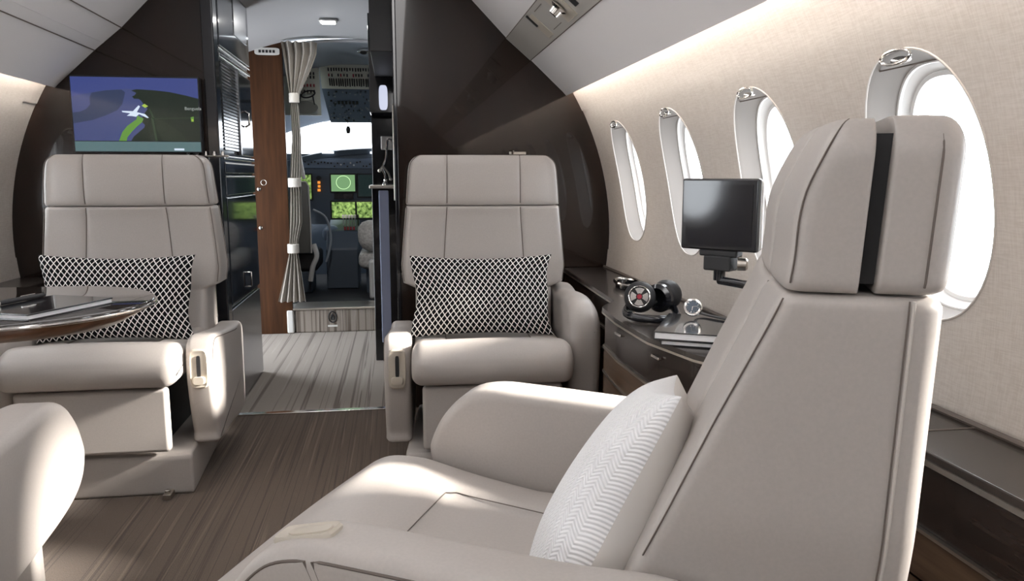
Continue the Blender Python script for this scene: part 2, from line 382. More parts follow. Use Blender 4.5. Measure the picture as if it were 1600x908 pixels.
# galley cabinet, seen edge-on down the passage
XL = -.682
t = thing('galley_cabinet', 'tall dark glossy galley cabinet on the left of the passage, with a slatted shutter', 'cabinet', (XL, 3.26, 0))
def GB(x0, x1, y0, y1, z0, z1, mi=0, g=None): g = g or Geo(); return g.box(x0, x1, y0-3.26, y1-3.26, z0, z1, mi)
emit('body', GB(-.42, -.004, 3.262, 3.93, .0, 1.79), 'dark_gloss', t, bevel=.004)
d = emit('upper_door', GB(-.002, .008, 3.28, 3.92, 1.49, 1.785), 'dark_gloss', t, bevel=.003)
g = Geo(); GB(.008, .011, 3.58, 3.86, 1.58, 1.75, 0, g); emit('display_glass', g, 'steel', d, bevel=.002)
g = Geo(); GB(-.002, .009, 3.27, 3.92, 1.445, 1.46, 0, g); GB(-.002, .009, 3.27, 3.92, 1.475, 1.483, 0, g); emit('rail', g, 'chrome', t, bevel=.003)
g = Geo()
for k in range(26): GB(-.001, .006, 3.30, 3.60, 1.085+k*.0136, 1.094+k*.0136, 0, g)
GB(-.001, .012, 3.60, 3.625, 1.07, 1.44, 0, g)
emit('slatted_shutter', g, 'steel', t)
g = Geo(); GB(-.001, .008, 3.63, 3.92, 1.07, 1.43, 0, g); pd_ = emit('side_door', g, 'dark_gloss', t, bevel=.003)
g = Geo(); g.tube([(.01, .47, 1.20), (.028, .47, 1.21), (.028, .47, 1.26), (.01, .47, 1.27)], .005, 8); emit('handle', g, 'chrome', pd_)
g = Geo(); GB(-.001, .010, 3.265, 3.93, 1.045, 1.06, 0, g); emit('counter', g, 'chrome', t, bevel=.003)
for z0, z1 in ((.905, 1.0), ):
    pass
for (z0, z1) in ((.99, 1.035), (.90, .98)):
    d = emit('drawer', GB(-.001, .008, 3.275, 3.92, z0, z1), 'dark_gloss', t, bevel=.003)
    g = Geo(); GB(.006, .010, 3.275, 3.92, z1-.008, z1-.002, 0, g); emit('edge_rail', g, 'satin', d, bevel=.001)
d = emit('lower_door', GB(-.001, .008, 3.275, 3.92, .45, .89), 'dark_gloss', t, bevel=.003)
g = Geo(); g.tube([(.008, .36, .44+.04), (.024, .36, .48), (.024, .36, .545), (.008, .36, .545)], .004, 8); emit('handle', g, 'chrome', d)
emit('plinth_panel', GB(-.001, .006, 3.275, 3.92, .01, .43), 'steel', t, bevel=.003)
# forward galley closet on the right, facing aft
t = thing('galley_closet', 'narrow black closet front on the right of the passage, with a lit niche', 'cabinet', (-.12, 4.08, 0))
g = Geo(); g.box(0, .85, 0, .6, 0, .92); g.box(0, .85, .2, .6, .92, 1.79); g.box(0, .85, 0, .2, 1.30, 1.79); g.box(.12, .85, 0, .2, .92, 1.30); emit('body', g, 'black', t, bevel=.004)
g = Geo(); g.box(.03, .8, -.80, .0, 1.48, 1.785); emit('upper_cabinet', g, 'blackm', t, bevel=.004)
g = Geo(); P_ = superell(.022, .062, 4, 28); g.poly([(.070+a, -.006, 1.375+b) for a, b in P_], (0, .01, 0)); emit('lamp_glass', g, flat_emit('closet_lamp', (.72, .76, .95), .45), t)
g = Geo(); g.box(-.012, .115, -.03, .2, .915, .932); emit('counter', g, 'satin', t, bevel=.004)
g = Geo(); g.box(.035, .085, -.012, .0, .10, .905); emit('towel_panel', g, mat('pale_blue_cloth', (.42, .47, .66), .6), t, bevel=.005)
g = Geo(); g.box(.05, .11, .16, .195, 1.12, 1.19); emit('switch_plate', g, 'plastic_w', t, bevel=.004)
t = thing('tap', 'curved silver tap rising from the lit niche of the closet', 'tap', (-.05, 4.14, .932))
g = Geo(); g.tube(smooth_poly([(0, 0, 0), (0, 0, .05), (-.012, 0, .09), (.006, 0, .14), (.012, 0, .20), (.02, -.01, .235), (.045, -.02, .225)], 6, False), .006, 8); emit('spout', g, 'chrome', t)
g = Geo(); g.lathe([(0, 0), (.018, 0), (.018, .006), (.009, .018), (.009, .03), (0, .03)], (0, 0, 0)); emit('base', g, 'chrome', t)
g = Geo(); g.tube([(-.03, -.008, .075), (-.012, -.004, .10), (.018, -.004, .06), (.028, -.008, .03)], .005, 8); g.ball((-.03, -.008, .075), .009); g.ball((.028, -.008, .03), .008); emit('handle', g, 'satin', t)
# walnut partition beside the curtain
t = thing('galley_partition', 'brown walnut panel beyond the galley cabinet, left of the curtain', 'partition', (-.73, 4.89, 0))
g = Geo(); pts = [(-.60, 0), (.08, 0), (.08, 1.77), (.02, 1.755), (-.08, 1.72), (-.3, 1.64), (-.6, 1.42)]
g.poly([(x, 0, z) for x, z in pts], (0, .03, 0)); emit('panel', g, 'walnut', t, bevel=.003)
g = Geo(); g.poly([(-.005+a, -.008, 1.712+b) for a, b in superell(.072, .021, 5, 32)], (0, .01, 0)); v_ = emit('vent_plate', g, 'plastic_w', t)
for k in range(5): emit('vent_hole', Geo().box(-.053+k*.02, -.039+k*.02, -.010, -.006, 1.704, 1.720), 'blackm', v_)
for z in (.90, .665):
    g = Geo(); g.lathe([(0, 0), (.011, 0), (.011, .004), (0, .007)], (-.088, 0, z), (0, -1, 0)); emit('latch_button', g, 'chrome', t)
g = Geo(); g.tube([(-.06+.016*math.cos(a), -.001, .94+.016*math.sin(a)) for a in [2*PI*k/20 for k in range(20)]], .0015, 6, True); emit('engraved_ring', g, 'satin', t)
# curtain
def curtain():
    t = thing('curtain', 'tall taupe curtain gathered by three ties, hanging beside the cockpit opening', 'curtain', (-.55, 4.84, 0))
    prof = [(1.765, -.645, -.44), (1.70, -.635, -.445), (1.60, -.625, -.485), (1.50, -.612, -.535), (1.44, -.605, -.565), (1.38, -.605, -.56), (1.2, -.605, -.553), (.98, -.625, -.560), (.94, -.63, -.572), (.90, -.63, -.565), (.7, -.64, -.565), (.58, -.648, -.595), (.54, -.650, -.600), (.50, -.655, -.595), (.38, -.685, -.580), (.21, -.730, -.562)]
    Z = [p[0] for p in prof][::-1]; A = [p[1] for p in prof][::-1]; B = [p[2] for p in prof][::-1]
    g = Geo(); rings = []
    n = 60; 
    for z in np.linspace(1.765, .21, 70):
        a, b = interp(z, Z, A), interp(z, Z, B); wd = b-a
        fr = []; 
        for k in range(n):
            u = k/(n-1); fr.append((a+wd*u+.55, .026*(.35+min(wd/.2, 1)*.65)*math.sin(u*PI*9+.8*math.sin(z*3))-.0, z))
        rings.append([(x, y-.004, zz) for x, y, zz in fr]+[(x, y+.004, zz) for x, y, zz in fr[::-1]])
    g.loft(rings); emit('cloth', g, 'curtain', t, ang=80)
    for z, x0, x1 in ((1.44, -.610, -.558), (.94, -.636, -.566), (.54, -.656, -.594)):
        g = Geo(); c = ((x0+x1)/2+.55, 0); rx = (x1-x0)/2+.004
        g.loft([[(c[0]+rx*math.cos(2*PI*k/24), .032*math.sin(2*PI*k/24), zz) for k in range(24)] for zz in (z-.028, z+.028)], True, True); emit('tie', g, 'curtain_tie', t, bevel=.004)
curtain()
# step up to the cockpit
t = thing('cockpit_step', 'carpeted step with an oval emblem at the cockpit entrance', 'step', (-.3, 4.90, 0))
g = Geo(); g.box(-.34, .42, 0, .25, 0, .145); emit('riser', g, 'carpet2', t, bevel=.01)
g = Geo(); g.box(-.39, -.345, -.015, .25, 0, .15); emit('side_post', g, 'plastic_w', t, bevel=.012)
g = Geo(); g.box(-.35, .42, -.008, .25, .145, .158); emit('nosing', g, 'satin', t, bevel=.003)
g = Geo(); g.tube([(-.11+.024*math.cos(a), -.003, .098+.034*math.sin(a)) for a in [2*PI*k/24 for k in range(24)]], .004, 6, True); g.tube([(-.11+.010*math.cos(a), -.004, .094+.014*math.sin(a)) for a in [2*PI*k/24 for k in range(24)]], .004, 6, True)
g.tube([(-.108, -.004, .12), (-.118, -.004, .105), (-.104, -.004, .095), (-.112, -.004, .08)], .004, 6); emit('emblem', g, 'blackm', t)
g = Geo(); g.box(-.14, -.08, -.004, .0, .035, .046); emit('name_plate', g, 'plastic_w', t)
# cockpit floor and shell
g = Geo(); g.box(-1.2, .65, 5.15, 7.0, .10, .14); struct(emit('floor_cockpit', g, 'blackm', smooth=False))
g = Geo()
g.box(-1.25, -1.2, 4.95, 6.8, .1, 1.10); g.box(.60, .65, 4.95, 6.8, .1, 1.10); g.box(-1.2, .65, 6.78, 6.85, .1, 1.15)
g.box(-1.25, -1.2, 4.95, 5.9, 1.1, 1.8); g.box(.60, .65, 4.95, 5.9, 1.1, 1.8); struct(emit('wall_cockpit', g, 'avio', smooth=False))
g = Geo(); arch = [(-1.25, 1.45), (-.95, 1.64), (-.6, 1.765), (-.3, 1.80), (0, 1.78), (.4, 1.66), (.65, 1.45)]
ar = smooth_poly(arch, 6, False)
g.loft([[(x, y, z-dz) for x, z in ar] for y, dz in ((4.94, 0), (5.0, .0), (5.6, .055))], False, False, closed=False)
g.loft([[(x, y, z-dz) for x, z in ar] for y, dz in ((5.6, .055), (5.75, .10), (6.35, .36), (6.4, .37))], False, False, closed=False)
struct(emit('ceiling_cockpit', g, 'mesh_grey', ang=50))
g = Geo(); g.loft([[(x, y, z) for x, z in ar] for y, z_ in ((4.935, 0), (4.955, 0))], False, False, closed=False)
g.tube([(x, 4.94, z-.006) for x, z in ar], .01, 8); struct(emit('trim_7', g, 'ceiling2'))
# windshield frame
t = thing('windshield', 'bright cockpit windshield panes in a pale frame above the glareshield', 'window', (0, 6.58, 0))
for x0, x1 in ((-.88, -.565), (-.52, .0), (.04, .55)):
    g = Geo(); g.box(x0, x1, 0, .008, 1.15, 1.5); emit('pane', g, 'glass', t)
g = Geo(); g.box(-.565+.3-.3, -.52, -.02, .02, 1.14, 1.5); g.box(.0, .04, -.02, .02, 1.14, 1.5); g.box(-.88, .55, -.02, .02, 1.43, 1.5); emit('frame', g, mat('windshield_frame', (.55, .60, .72), .5), t, bevel=.004)
# breaker panel
def slant(P0, P1, u, v):   # bilinear on a slanted panel between lower edge P0 and upper edge P1
    pass
t = thing('breaker_panel', 'cream overhead breaker panel with rows of small black switches', 'panel', (0, 5.6, 0))
def pl(u, v, d=0):  # u = X, v 0 bottom .. 1 top
    y = .15-.15*v-d; z = 1.595+.148*v-d*.9; return (u, y, z)
g = Geo(); g.poly([pl(-.50, 0), pl(.35, 0), pl(.35, 1), pl(-.50, 1)], (0, .02, .02)); emit('plate', g, 'cream', t)
sw = []
for r_, (v0, v1, n_) in enumerate(((.78, .88, 19), (.55, .64, 17), (.15, .45, 22))):
    for k in range(n_):
        if r_ == 1 and k % 5 == 2: continue
        x = -.44+.33*k/(n_-1)+random.uniform(-.002, .002); wv = .0045
        g = Geo(); a, b = v0+random.uniform(-.02, .02), v1
        g.poly([pl(x-wv, a, .002), pl(x+wv, a, .002), pl(x+wv, b, .002), pl(x-wv, b, .002)], (0, -.006, -.006))
        emit('switch', g, 'blackm' if (r_ != 1 or k % 4) else 'red', t, smooth=False)
t = thing('standby_compass', 'tiny dark compass hanging below the overhead avionics panel', 'compass', (-.34, 6.0, 1.385))
g = Geo(); g.tube([(0, .02, 0), (0, .02, -.04)], .004, 6); emit('stem', g, 'avio', t)
g = Geo(); g.lathe([(0, 0), (.010, 0), (.018, -.02), (.014, -.05), (0, -.055)], (0, .02, -.035)); emit('bowl', g, 'blackm', t)
t = thing('side_breaker_panel', 'small cream side panel with black and red switches behind the curtain', 'panel', (0, 5.62, 0))
g = Geo(); g.poly([(-.80, .02, 1.40), (-.50, .02, 1.40), (-.505, 0, 1.72), (-.80, 0, 1.72)], (0, .02, 0)); emit('plate', g, 'cream', t)
for r_, z in enumerate((1.68, 1.655, 1.60, 1.56)):
    for k in range(6):
        g = Geo(); x = -.655+k*.022; g.box(x, x+.009, -.012, .01, z-.008, z+.010, 0); emit('switch', g, 'red' if r_ == 2 else 'blackm', t, smooth=False)
t = thing('overhead_panel', 'blue grey overhead avionics panel dotted with knobs above the windshield', 'panel', (0, 5.75, 0))
def po(u, v, d=0): return (u, .30-.30*v-d, 1.38+.215*v-d*.9)
g = Geo(); g.poly([po(-.47, 0), po(.35, 0), po(.35, 1), po(-.50, 1)], (0, .03, .02)); emit('plate', g, 'avio2', t)
for k in range(90):
    u = random.uniform(-.465, -.13); v = random.uniform(.05, .93); s_ = random.choice((.003, .004, .005, .007))
    g = Geo(); g.poly([po(u-s_, v, .002), po(u+s_, v, .002), po(u+s_, v+.04, .002), po(u-s_, v+.04, .002)], (0, -.006, -.004)); emit('knob', g, random.choice(('blackm', 'avio', 'mesh_grey')), t, smooth=False)
for k in range(6):
    g = Geo(); u = -.40+k*.026; g.poly([po(u, .58, .003), po(u+.018, .58, .003), po(u+.018, .66, .003), po(u, .66, .003)], (0, -.006, -.004)); emit('warning_light', g, random.choice(('red', 'blackm', 'blackm')), t, smooth=False)
# sun visor, mirror
t = thing('sun_visor', 'grey oval sun visor with a ring clip left of the overhead panel', 'visor', (-.595, 5.55, 1.505))
g = Geo(); g.poly([(.075*math.cos(a)*(1.1 if math.cos(a) > 0 else 1), 0, .045*math.sin(a)-.06) for a in [2*PI*k/28 for k in range(28)]], (0, .012, 0)); emit('blade', g, mat('visor_grey', (.20, .21, .19), .4), t, bevel=.004)
g = Geo(); g.tube([(.02+.045*math.cos(a), 0, .03+.022*math.sin(a)+.01*math.cos(a)) for a in [2*PI*k/24 for k in range(24)]], .005, 8, True); g.tube([(-.03, 0, .03), (-.04, 0, -.03)], .005, 8); g.tube([(.05, .0, .02), (.06, 0, -.04)], .004, 8); emit('ring_clip', g, 'blackm', t)
# glareshield + instrument panel
t = thing('instrument_panel', 'dark blue grey cockpit instrument panel with green lit displays', 'instrument panel', (0, 6.3, 0))
g = Geo(); gp = smooth_poly([(-.85, 1.10), (-.6, 1.165), (-.3, 1.20), (0, 1.20), (.4, 1.15)], 8, False)
g.loft([[(x, y, z+dz) for x, z in gp] for y, dz in ((-.02, -.05), (-.03, -.01), (.0, .0), (.25, .0), (.25, -.3))], False, False, closed=False); emit('glareshield', g, 'avio', t, ang=60)
g = Geo(); g.box(-.85, .4, .0, .05, .60, 1.155); emit('fascia', g, 'avio', t)
g = Geo(); g.box(-.80, .3, -.012, 0, 1.04, 1.12); s_ = emit('guidance_strip', g, 'avio2', t, bevel=.004)
for k in range(26):
    g = Geo(); x = -.77+k*.025; z = 1.075+random.uniform(-.02, .02); g.lathe([(0, 0), (.007, 0), (.006, .012), (0, .012)], (x, -.012, z), (0, -1, 0), n=10); emit('knob', g, random.choice(('blackm', 'plastic_w', 'blackm')), s_)
G1 = flat_emit('display_green', (.16, .30, .14), .62); G2 = flat_emit('display_dark', (.01, .02, .02), .5)
G3 = noise_col(flat_emit('display_map', (.1, .2, .04), .6), (.0, .0, .0), (.1, .1, .1)); 
_n3, _l3, _b3 = nodes(G3); _cr = [x for x in _n3 if x.type == 'VALTORGB'][0]; _cr.color_ramp.elements[0].color = (.02, .05, .01, 1); _cr.color_ramp.elements[1].color = (.28, .42, .12, 1); [x for x in _n3 if x.type == 'TEX_NOISE'][0].inputs['Scale'].default_value = 45; _l3.new(_cr.outputs[0], _b3.inputs['Emission Color'])
def disp(x0, x1, z0, z1, m_):
    g = Geo(); g.box(x0-.012, x1+.012, -.016, 0, z0-.012, z1+.012); b_ = emit('display', g, 'blackm', t, bevel=.004)
    g = Geo(); g.box(x0, x1, -.019, -.015, z0, z1); emit('screen', g, m_, b_, smooth=False); return b_
d1 = disp(-.50, -.315, .86, .99, G1)
g = Geo(); g.tube([(-.405+.055*math.cos(a), -.021, .93+.052*math.sin(a)) for a in [2*PI*k/32 for k in range(32)]], .0022, 6, True); emit('compass_ring', g, flat_emit('pale_green', (.45, .7, .35), .9), d1)
g = Geo(); g.box(-.48, -.33, -.022, -.018, .80, .845); emit('readout', g, 'black', d1)
disp(-.29, -.10, .82, .99, G2); disp(-.50, -.32, .65, .775, G3); disp(-.305, -.10, .65, .775, G3); disp(-.78, -.655, .80, .99, G3)
g = Geo()
for k in range(3): g.box(-.605+random.uniform(-.004, .004), -.585, -.014, 0, .86+k*.03, .88+k*.03)
emit('amber_light', g, flat_emit('amber', (.6, .2, .03), .8), t)
g = Geo(); g.lathe([(0, 0), (.02, 0), (.018, .02), (0, .02)], (-.595, 0, .965), (0, -1, 0)); emit('clock', g, 'blackm', t)
for x0, x1 in ((-.56, -.47), (-.19, -.1)):
    g = Geo(); g.box(x0, x1, -.05, -.02, 1.155, 1.172); emit('label_light', g, flat_emit('white_strip', (.8, .9, 1), .9), t)
t = thing('centre_pedestal', 'dark centre pedestal with throttle levers between the pilot seats', 'console', (-.36, 5.85, .14))
g = Geo(); g.poly([(-.16, 0, 0), (-.16, 0, .30), (-.16, .10, .43), (-.16, .42, .50), (-.16, .42, 0)], (.235, 0, 0)); emit('body', g, 'avio', t, bevel=.012)
for k in range(6):
    g = Geo(); x = -.04+k*.022; g.tube([(x, .24, .46), (x, .20, .53)], .004, 6); g.box(x-.008, x+.008, .185, .21, .52, .545); emit('throttle_lever', g, 'plastic_w' if k < 5 else 'blackm', t)
for k in range(4):
    g = Geo(); x = -.03+k*.022; g.box(x, x+.014, .10, .13, .435, .46); emit('red_switch', g, 'red', t)
g = Geo(); g.ball((-.13, .18, .40), .07, sc=(1, 1, 1)); emit('trim_wheel', g, 'avio2', t)
# pilot seats
t = thing('pilot_seat', 'grey backed pilot seat with a white belt strap beside the curtain', 'seat', (-.66, 5.62, .14))
g = Geo(); R = superell(.5, .5, 5, 40)
g.loft([[(x*.125*s+dx, y*.07*s, z) for x, y in R] for z, s, dx in ((.30, .8, .0), (.32, 1, .0), (.5, 1, 0), (.78, .95, -.005), (.80, .75, -.005))]); emit('backrest', g, mat('seat_back_grey', (.17, .17, .16), .5), t)
g = Geo(); g.tube([(.063, -.035, .30), (.064, -.035, .5), (.06, -.035, .77), (.04, -.035, .80), (-.05, -.035, .80)], .005, 6); emit('piping', g, 'plastic_w', t)
g = Geo(); g.box(-.22, .10, .03, .45, .16, .30); emit('seat_cushion', g, 'blackm', t, bevel=.03)
g = Geo(); g.box(-.15, .05, .05, .35, 0, .16); emit('base', g, 'avio', t, bevel=.01)
g = Geo(); g.tube(smooth_poly([(.0, .0, 1.02), (.012, -.01, .93), (.03, -.02, .82)], 5, False), .012, 8); emit('belt_strap', g, 'plastic_w', t); g = Geo(); g.tube(smooth_poly([(.08, -.03, .36), (.10, -.05, .28), (.07, -.05, .2), (.05, -.05, .1)], 5, False), .018, 8); emit('belt_strap', g, 'plastic_w', t)
g = Geo(); g.tube(smooth_poly([(.07, .1, .60), (.16, .1, .54), (.19, .1, .38), (.15, .1, .22)], 5, False), .008, 8); emit('belt_loop', g, 'mesh_grey', t)
t = thing('copilot_seat', 'pilot seat with white sheepskin bolster at the right of the cockpit opening', 'seat', (-.17, 5.55, .14))
g = Geo(); g.loft([[(.0+x*.20*s, y*.13*s, z) for x, y in superell(.5, .5, 2.4, 28)] for z, s in ((.31, .3), (.335, .72), (.38, .95), (.43, 1), (.48, .95), (.515, .7), (.53, .3))]); emit('sheepskin_cover', g, 'sheep', t, ang=80)
g = Geo(); g.box(-.10, .30, -.02, .5, .18, .31); emit('seat_cushion', g, 'sheep', t, bevel=.05, seg=4)
g = Geo(); g.box(-.05, .25, .05, .4, 0, .18); emit('base', g, 'avio', t, bevel=.01)
t = thing('crew_bag', 'small white case on the cockpit floor at the right edge of the doorway', 'case', (-.16, 5.3, .14))
g = Geo(); g.box(-.03, .08, 0, .10, 0, .27); emit('body', g, 'plastic_w', t, bevel=.02)
g = Geo(); g.tube([(0, .05, .268), (0, .05, .30), (.05, .05, .30), (.05, .05, .268)], .005, 8); emit('handle', g, 'satin', t)
# ceiling light of the galley
t = thing('ceiling_light', 'small square bright light set in the galley ceiling', 'ceiling light', (-.335, 4.36, 1.796))
g = Geo(); g.box(-.045, .045, -.045, .045, -.006, .004); emit('frame', g, 'plastic_w', t, bevel=.003)
g = Geo(); g.box(-.036, .036, -.036, .036, -.010, -.005); emit('diffuser', g, 'lamp', t, bevel=.003)
pl_ = bpy.data.lights.new('galley_lamp', 'AREA'); pl_.size = .08; pl_.energy = 2.5; pl_.color = (1, .97, .92)
p = bpy.data.objects.new('galley_lamp', pl_); C.objects.link(p); p.location = (-.335, 4.36, 1.784)
t = thing('downlight', 'round chrome rimmed light fitting in the cockpit ceiling', 'ceiling light', (-.17, 5.2, 1.77))
g = Geo(); g.lathe([(0, -.004), (.05, -.004), (.055, 0), (.055, .01), (0, .01)], (0, 0, 0)); emit('rim', g, 'chrome', t)
g = Geo(); g.ball((-.012, 0, -.006), .022, sc=(1, 1, .5)); emit('bulb', g, 'blackm', t)

# ---------------------------------------------------------------- armchairs
def tube1(name, path, r, m_, parent, n=8):
    g = Geo(); g.tube(path, r, n); return emit(name, g, m_, parent)
def rounded_extrude(g, prof, x0, x1, r, mi=0, seg=5, bulge=0):
    "closed (y,z) profile extruded along x with rounded edges"
    P = np.array(prof); n = len(P)
    T = np.roll(P, -1, 0)-np.roll(P, 1, 0); T /= np.linalg.norm(T, axis=1)[:, None]+1e-9
    area = .5*np.sum(P[:, 0]*np.roll(P[:, 1], -1)-np.roll(P[:, 0], -1)*P[:, 1])
    Nn = np.stack([T[:, 1], -T[:, 0]], 1)*(1 if area > 0 else -1)
    rings = []
    for k in range(seg+1):
        a = PI/2*k/seg; off = -r*(1-math.sin(a)); Q = P+Nn*off; rings.append([(x0+r*(1-math.cos(a)), y, z) for y, z in Q])
    for k in range(seg, -1, -1):
        a = PI/2*k/seg; off = -r*(1-math.sin(a)); Q = P+Nn*off; rings.append([(x1-r*(1-math.cos(a)), y, z) for y, z in Q])
    g.loft(rings, mi=mi)
ARM_HIGH = [(.33, .598), (.20, .605), (.03, .614), (-.04, .615), (-.09, .601), (-.129, .563), (-.152, .520), (-.157, .490), (-.140, .452), (-.105, .428), (-.05, .412), (.03, .40), (.12, .39), (.22, .385), (.31, .385), (.345, .42), (.35, .52)]
ARM_LOW = [(.33, .440), (.20, .450), (.0, .472), (-.09, .482), (-.130, .472), (-.150, .444), (-.157, .40), (-.152, .33), (-.135, .24), (-.115, .17), (-.10, .13), (.1, .125), (.31, .13), (.335, .3)]
ARM_WIN = [(.33, .588), (.20, .600), (.0, .616), (-.07, .612), (-.115, .598), (-.145, .565), (-.157, .51), (-.156, .40), (-.14, .26), (-.115, .17), (-.10, .13), (.1, .125), (.31, .13), (.335, .3)]
def armchair(label, loc, rz, kind, aisle, nopanel=False, group='leather cabin armchairs'):
    """local frame: faces -Y, width X. kind 'up' or 'recline'. aisle = +1/-1 : side of the aisle armrest"""
    t = thing('armchair', label, 'armchair', loc, rz, group)
    if kind == 'recline':
        ZF, YFr = [.42, .614, .754, .88, .95, 1.02, 1.05], [.195, .284, .345, .404, .424, .438, .446]
        ZR, YRr = [.42, .64, .88, 1.02, 1.05], [.505, .518, .526, .534, .535]
        GAP = lambda z: interp(z, [.88, 1.02, 1.05], [.456, .464, .465])
        WZ = ([.42, .60, .66, .88, 1.0, 1.05], [.243, .243, .252, .252, .250, .245])
        ht = 1.026
    else:
        ZF, YFr = [.42, .614, .754, .88, .95, 1.02, 1.06], [.20, .222, .232, .235, .232, .236, .240]
        ZR, YRr = [.42, .64, .88, 1.02, 1.06], [.37, .365, .36, .345, .335]
        GAP = lambda z: interp(z, [.88, 1.05], [.288, .290])
        WZ = ([.42, .585, .603, .66, .75, .88, 1.0, 1.06], [.243, .243, .285, .292, .285, .272, .262, .250])
        ht = 1.050
    yf = lambda z: interp(z, ZF, YFr); yr = lambda z: interp(z, ZR, YRr); wz = lambda z: interp(z, *WZ)
    zs = .877  # seam between backrest and headrest
    xs = lambda z: interp(z, [.45, .70, .877, 1.06], [.150, .140, .128, .126])
    crown, RF, OFF = (.010, .018, .015) if kind == 'recline' else (.026, .030, .038)
    sr = .0008 if kind == 'recline' else .0016
    sm = lambda z: max(0, min(1, (z-.84)/.06))
    def front_y(x, z, w_):
        u = min(abs(x)/w_, 1); s = abs(abs(x)-xs(z))
        return yf(z)-(.013*math.exp(-((z-.955)/.045)**2) if kind == 'recline' else 0)-OFF-(.004 if kind == 'recline' else .014)*sm(z)+crown*u**3+(.004 if kind == 'recline' else .014)*sm(z)*u**4-.004*math.exp(-((abs(x)/.10)**2))+.005*math.exp(-(s/.006)**2)
    def ring(z, w_, ya, yb, rf, rr, front=True, inset=0, rin=None):
        w_ -= inset; pts = []
        base = sorted(set([-1+2*k/28 for k in range(29)]))
        xsn = xs(z)
        us = [q*(w_-rf) for q in np.linspace(-1, 1, 31)]+[s*(xsn+d) for s in (-1, 1) for d in (-.008, -.004, 0, .004, .008)]
        for x in sorted(us): pts.append((x, (front_y(x, z, wz(z)) if front else ya)+inset, z))
        ye = pts[-1][1]
        for k in range(1, 7): a = PI/2*k/6; pts.append((w_-rf+rf*math.sin(a), ye+rf*(1-math.cos(a)), z))
        yb2 = yb-(inset if rin is None else rin)
        for q in (.3, .6): pts.append((w_, ye+rf+(yb2-rr-ye-rf)*q, z))
        for k in range(0, 7): a = PI/2*k/6; pts.append((w_-rr+rr*math.cos(a), yb2-rr+rr*math.sin(a), z))
        m_ = [(-x, y, zz) for x, y, zz in pts[-15:]][::-1]
        for q in (.5, 0, -.5): pts.append((q*(w_-rr), yb2, z))
        return pts+m_
    # backrest
    g = Geo(); rings = []
    zl = sorted(list(np.linspace(.42, zs-.014, 26))+[.585, .59, .597, .603])
    rings.append(ring(.42, wz(.42), 0, yr(.42), RF, .03, inset=.015))
    for z in zl: rings.append(ring(z, wz(z), 0, yr(z), RF, .024))
    for k in range(1, 6):
        a = PI/2*k/5; z = zs-.014+.012*math.sin(a); rings.append(ring(z, wz(z), 0, yr(z), RF, .024, inset=.010*(1-math.cos(a))))
    g.loft(rings); bk = emit('backrest', g, 'leather', t, ang=50)
    for s in (-1, 1):
        tube1('seam', [(s*xs(z), front_y(xs(z), z, wz(z))-.0005, z) for z in np.linspace(.45, zs-.006, 30)], sr, 'seam', bk)
        tube1('side_seam', [(s*(wz(z)-.0045), front_y(wz(z)-RF, z, wz(z))+.0045, z) for z in np.linspace(.61, zs-.006, 24)], sr, 'seam', bk)
        tube1('side_seam', [(s*(wz(z)+.0003), yr(z)-.030, z) for z in np.linspace(.46, zs-.004, 24)], sr, 'seam', bk)
        tube1('piping', [(s*(wz(z)+.0002), yr(z)-.0265, z) for z in np.linspace(.46, zs-.004, 24)], .0016, 'leather_pale', bk)
    # headrest: front cushion
    def top_rings(y_b, rf, rr, front, inset_r, z0, z1, y_a=None):
        rings = []
        for k in range(0, 5):
            a = PI/2*k/4; z = z0+.012*(1-math.cos(a)); rings.append((z, .010*(1-math.sin(a)), 0))
        for z in np.linspace(z0+.016, z1-.036, 12): rings.append((z, 0, 0))
        for k in range(1, 9):
            a = PI/2*k/8; z = z1-.036+.036*math.sin(a); rings.append((z, inset_r*(1-math.cos(a)), .024*(1-math.cos(a))))
        return rings
    g = Geo(); rr_ = []
    for z, ins, nar in top_rings(None, .03, .012, True, .020, zs, ht):
        rr_.append(ring(z, wz(z)-nar, 0, GAP(z), min(RF, .024), .004, inset=ins*.6, rin=0))
    g.loft(rr_); hd = emit('headrest', g, 'leather', t, ang=50)
    for s in (-1, 1):
        tube1('seam', [(s*xs(z), front_y(xs(z), z, wz(z))-.0005, z) for z in np.linspace(zs+.008, ht-.06, 16)]+[(s*xs(z), front_y(xs(z), z, wz(z))+.012*(1-math.sqrt(max(0, 1-((z-ht+.05)/.05)**2)))-.0005, z) for z in np.linspace(ht-.05, ht-.001, 8)], sr, 'seam', hd)
        tube1('side_seam', [(s*(wz(z)-.0045-nar-ins*.6), front_y(wz(z)-RF, z, wz(z))+.0045+ins*.6, z) for z, ins, nar in top_rings(None, 0, 0, True, .020, zs, ht)[3:-1]], sr, 'seam', hd)
    # headrest shell behind the gap
    g = Geo(); rr_ = []
    for z, ins, nar in top_rings(None, .01, .028, False, .014, zs, ht+.002):
        w_ = wz(z)-nar-.001; ya = GAP(z)+.014; yb = yr(z); w2 = w_-ins; q = .004; q2 = .018; pts = []
        for x in np.linspace(-(w2-q), w2-q, 12): pts.append((x, ya, z))
        for k in range(1, 5): a = PI/2*k/4; pts.append((w2-q+q*math.sin(a), ya+q*(1-math.cos(a)), z))
        for k in range(0, 6): a = PI/2*k/5; pts.append((w2-q2+q2*math.cos(a), yb-ins-q2+q2*math.sin(a), z))
        m_ = [(-x, y, zz) for x, y, zz in pts[-10:]][::-1]; pts.append((0, yb-ins, z)); rr_.append(pts+m_)
    g.loft(rr_); hs = emit('headrest_shell', g, 'leather', t, ang=50)
    for s in (-1, 1): tube1('piping', [(s*(wz(z)-.001-nar-ins), yr(z)-.020-ins*.3, z) for z, ins, nar in top_rings(None, 0, 0, True, .014, zs, ht)[3:-2]], sr*1.3, 'seam', hs)
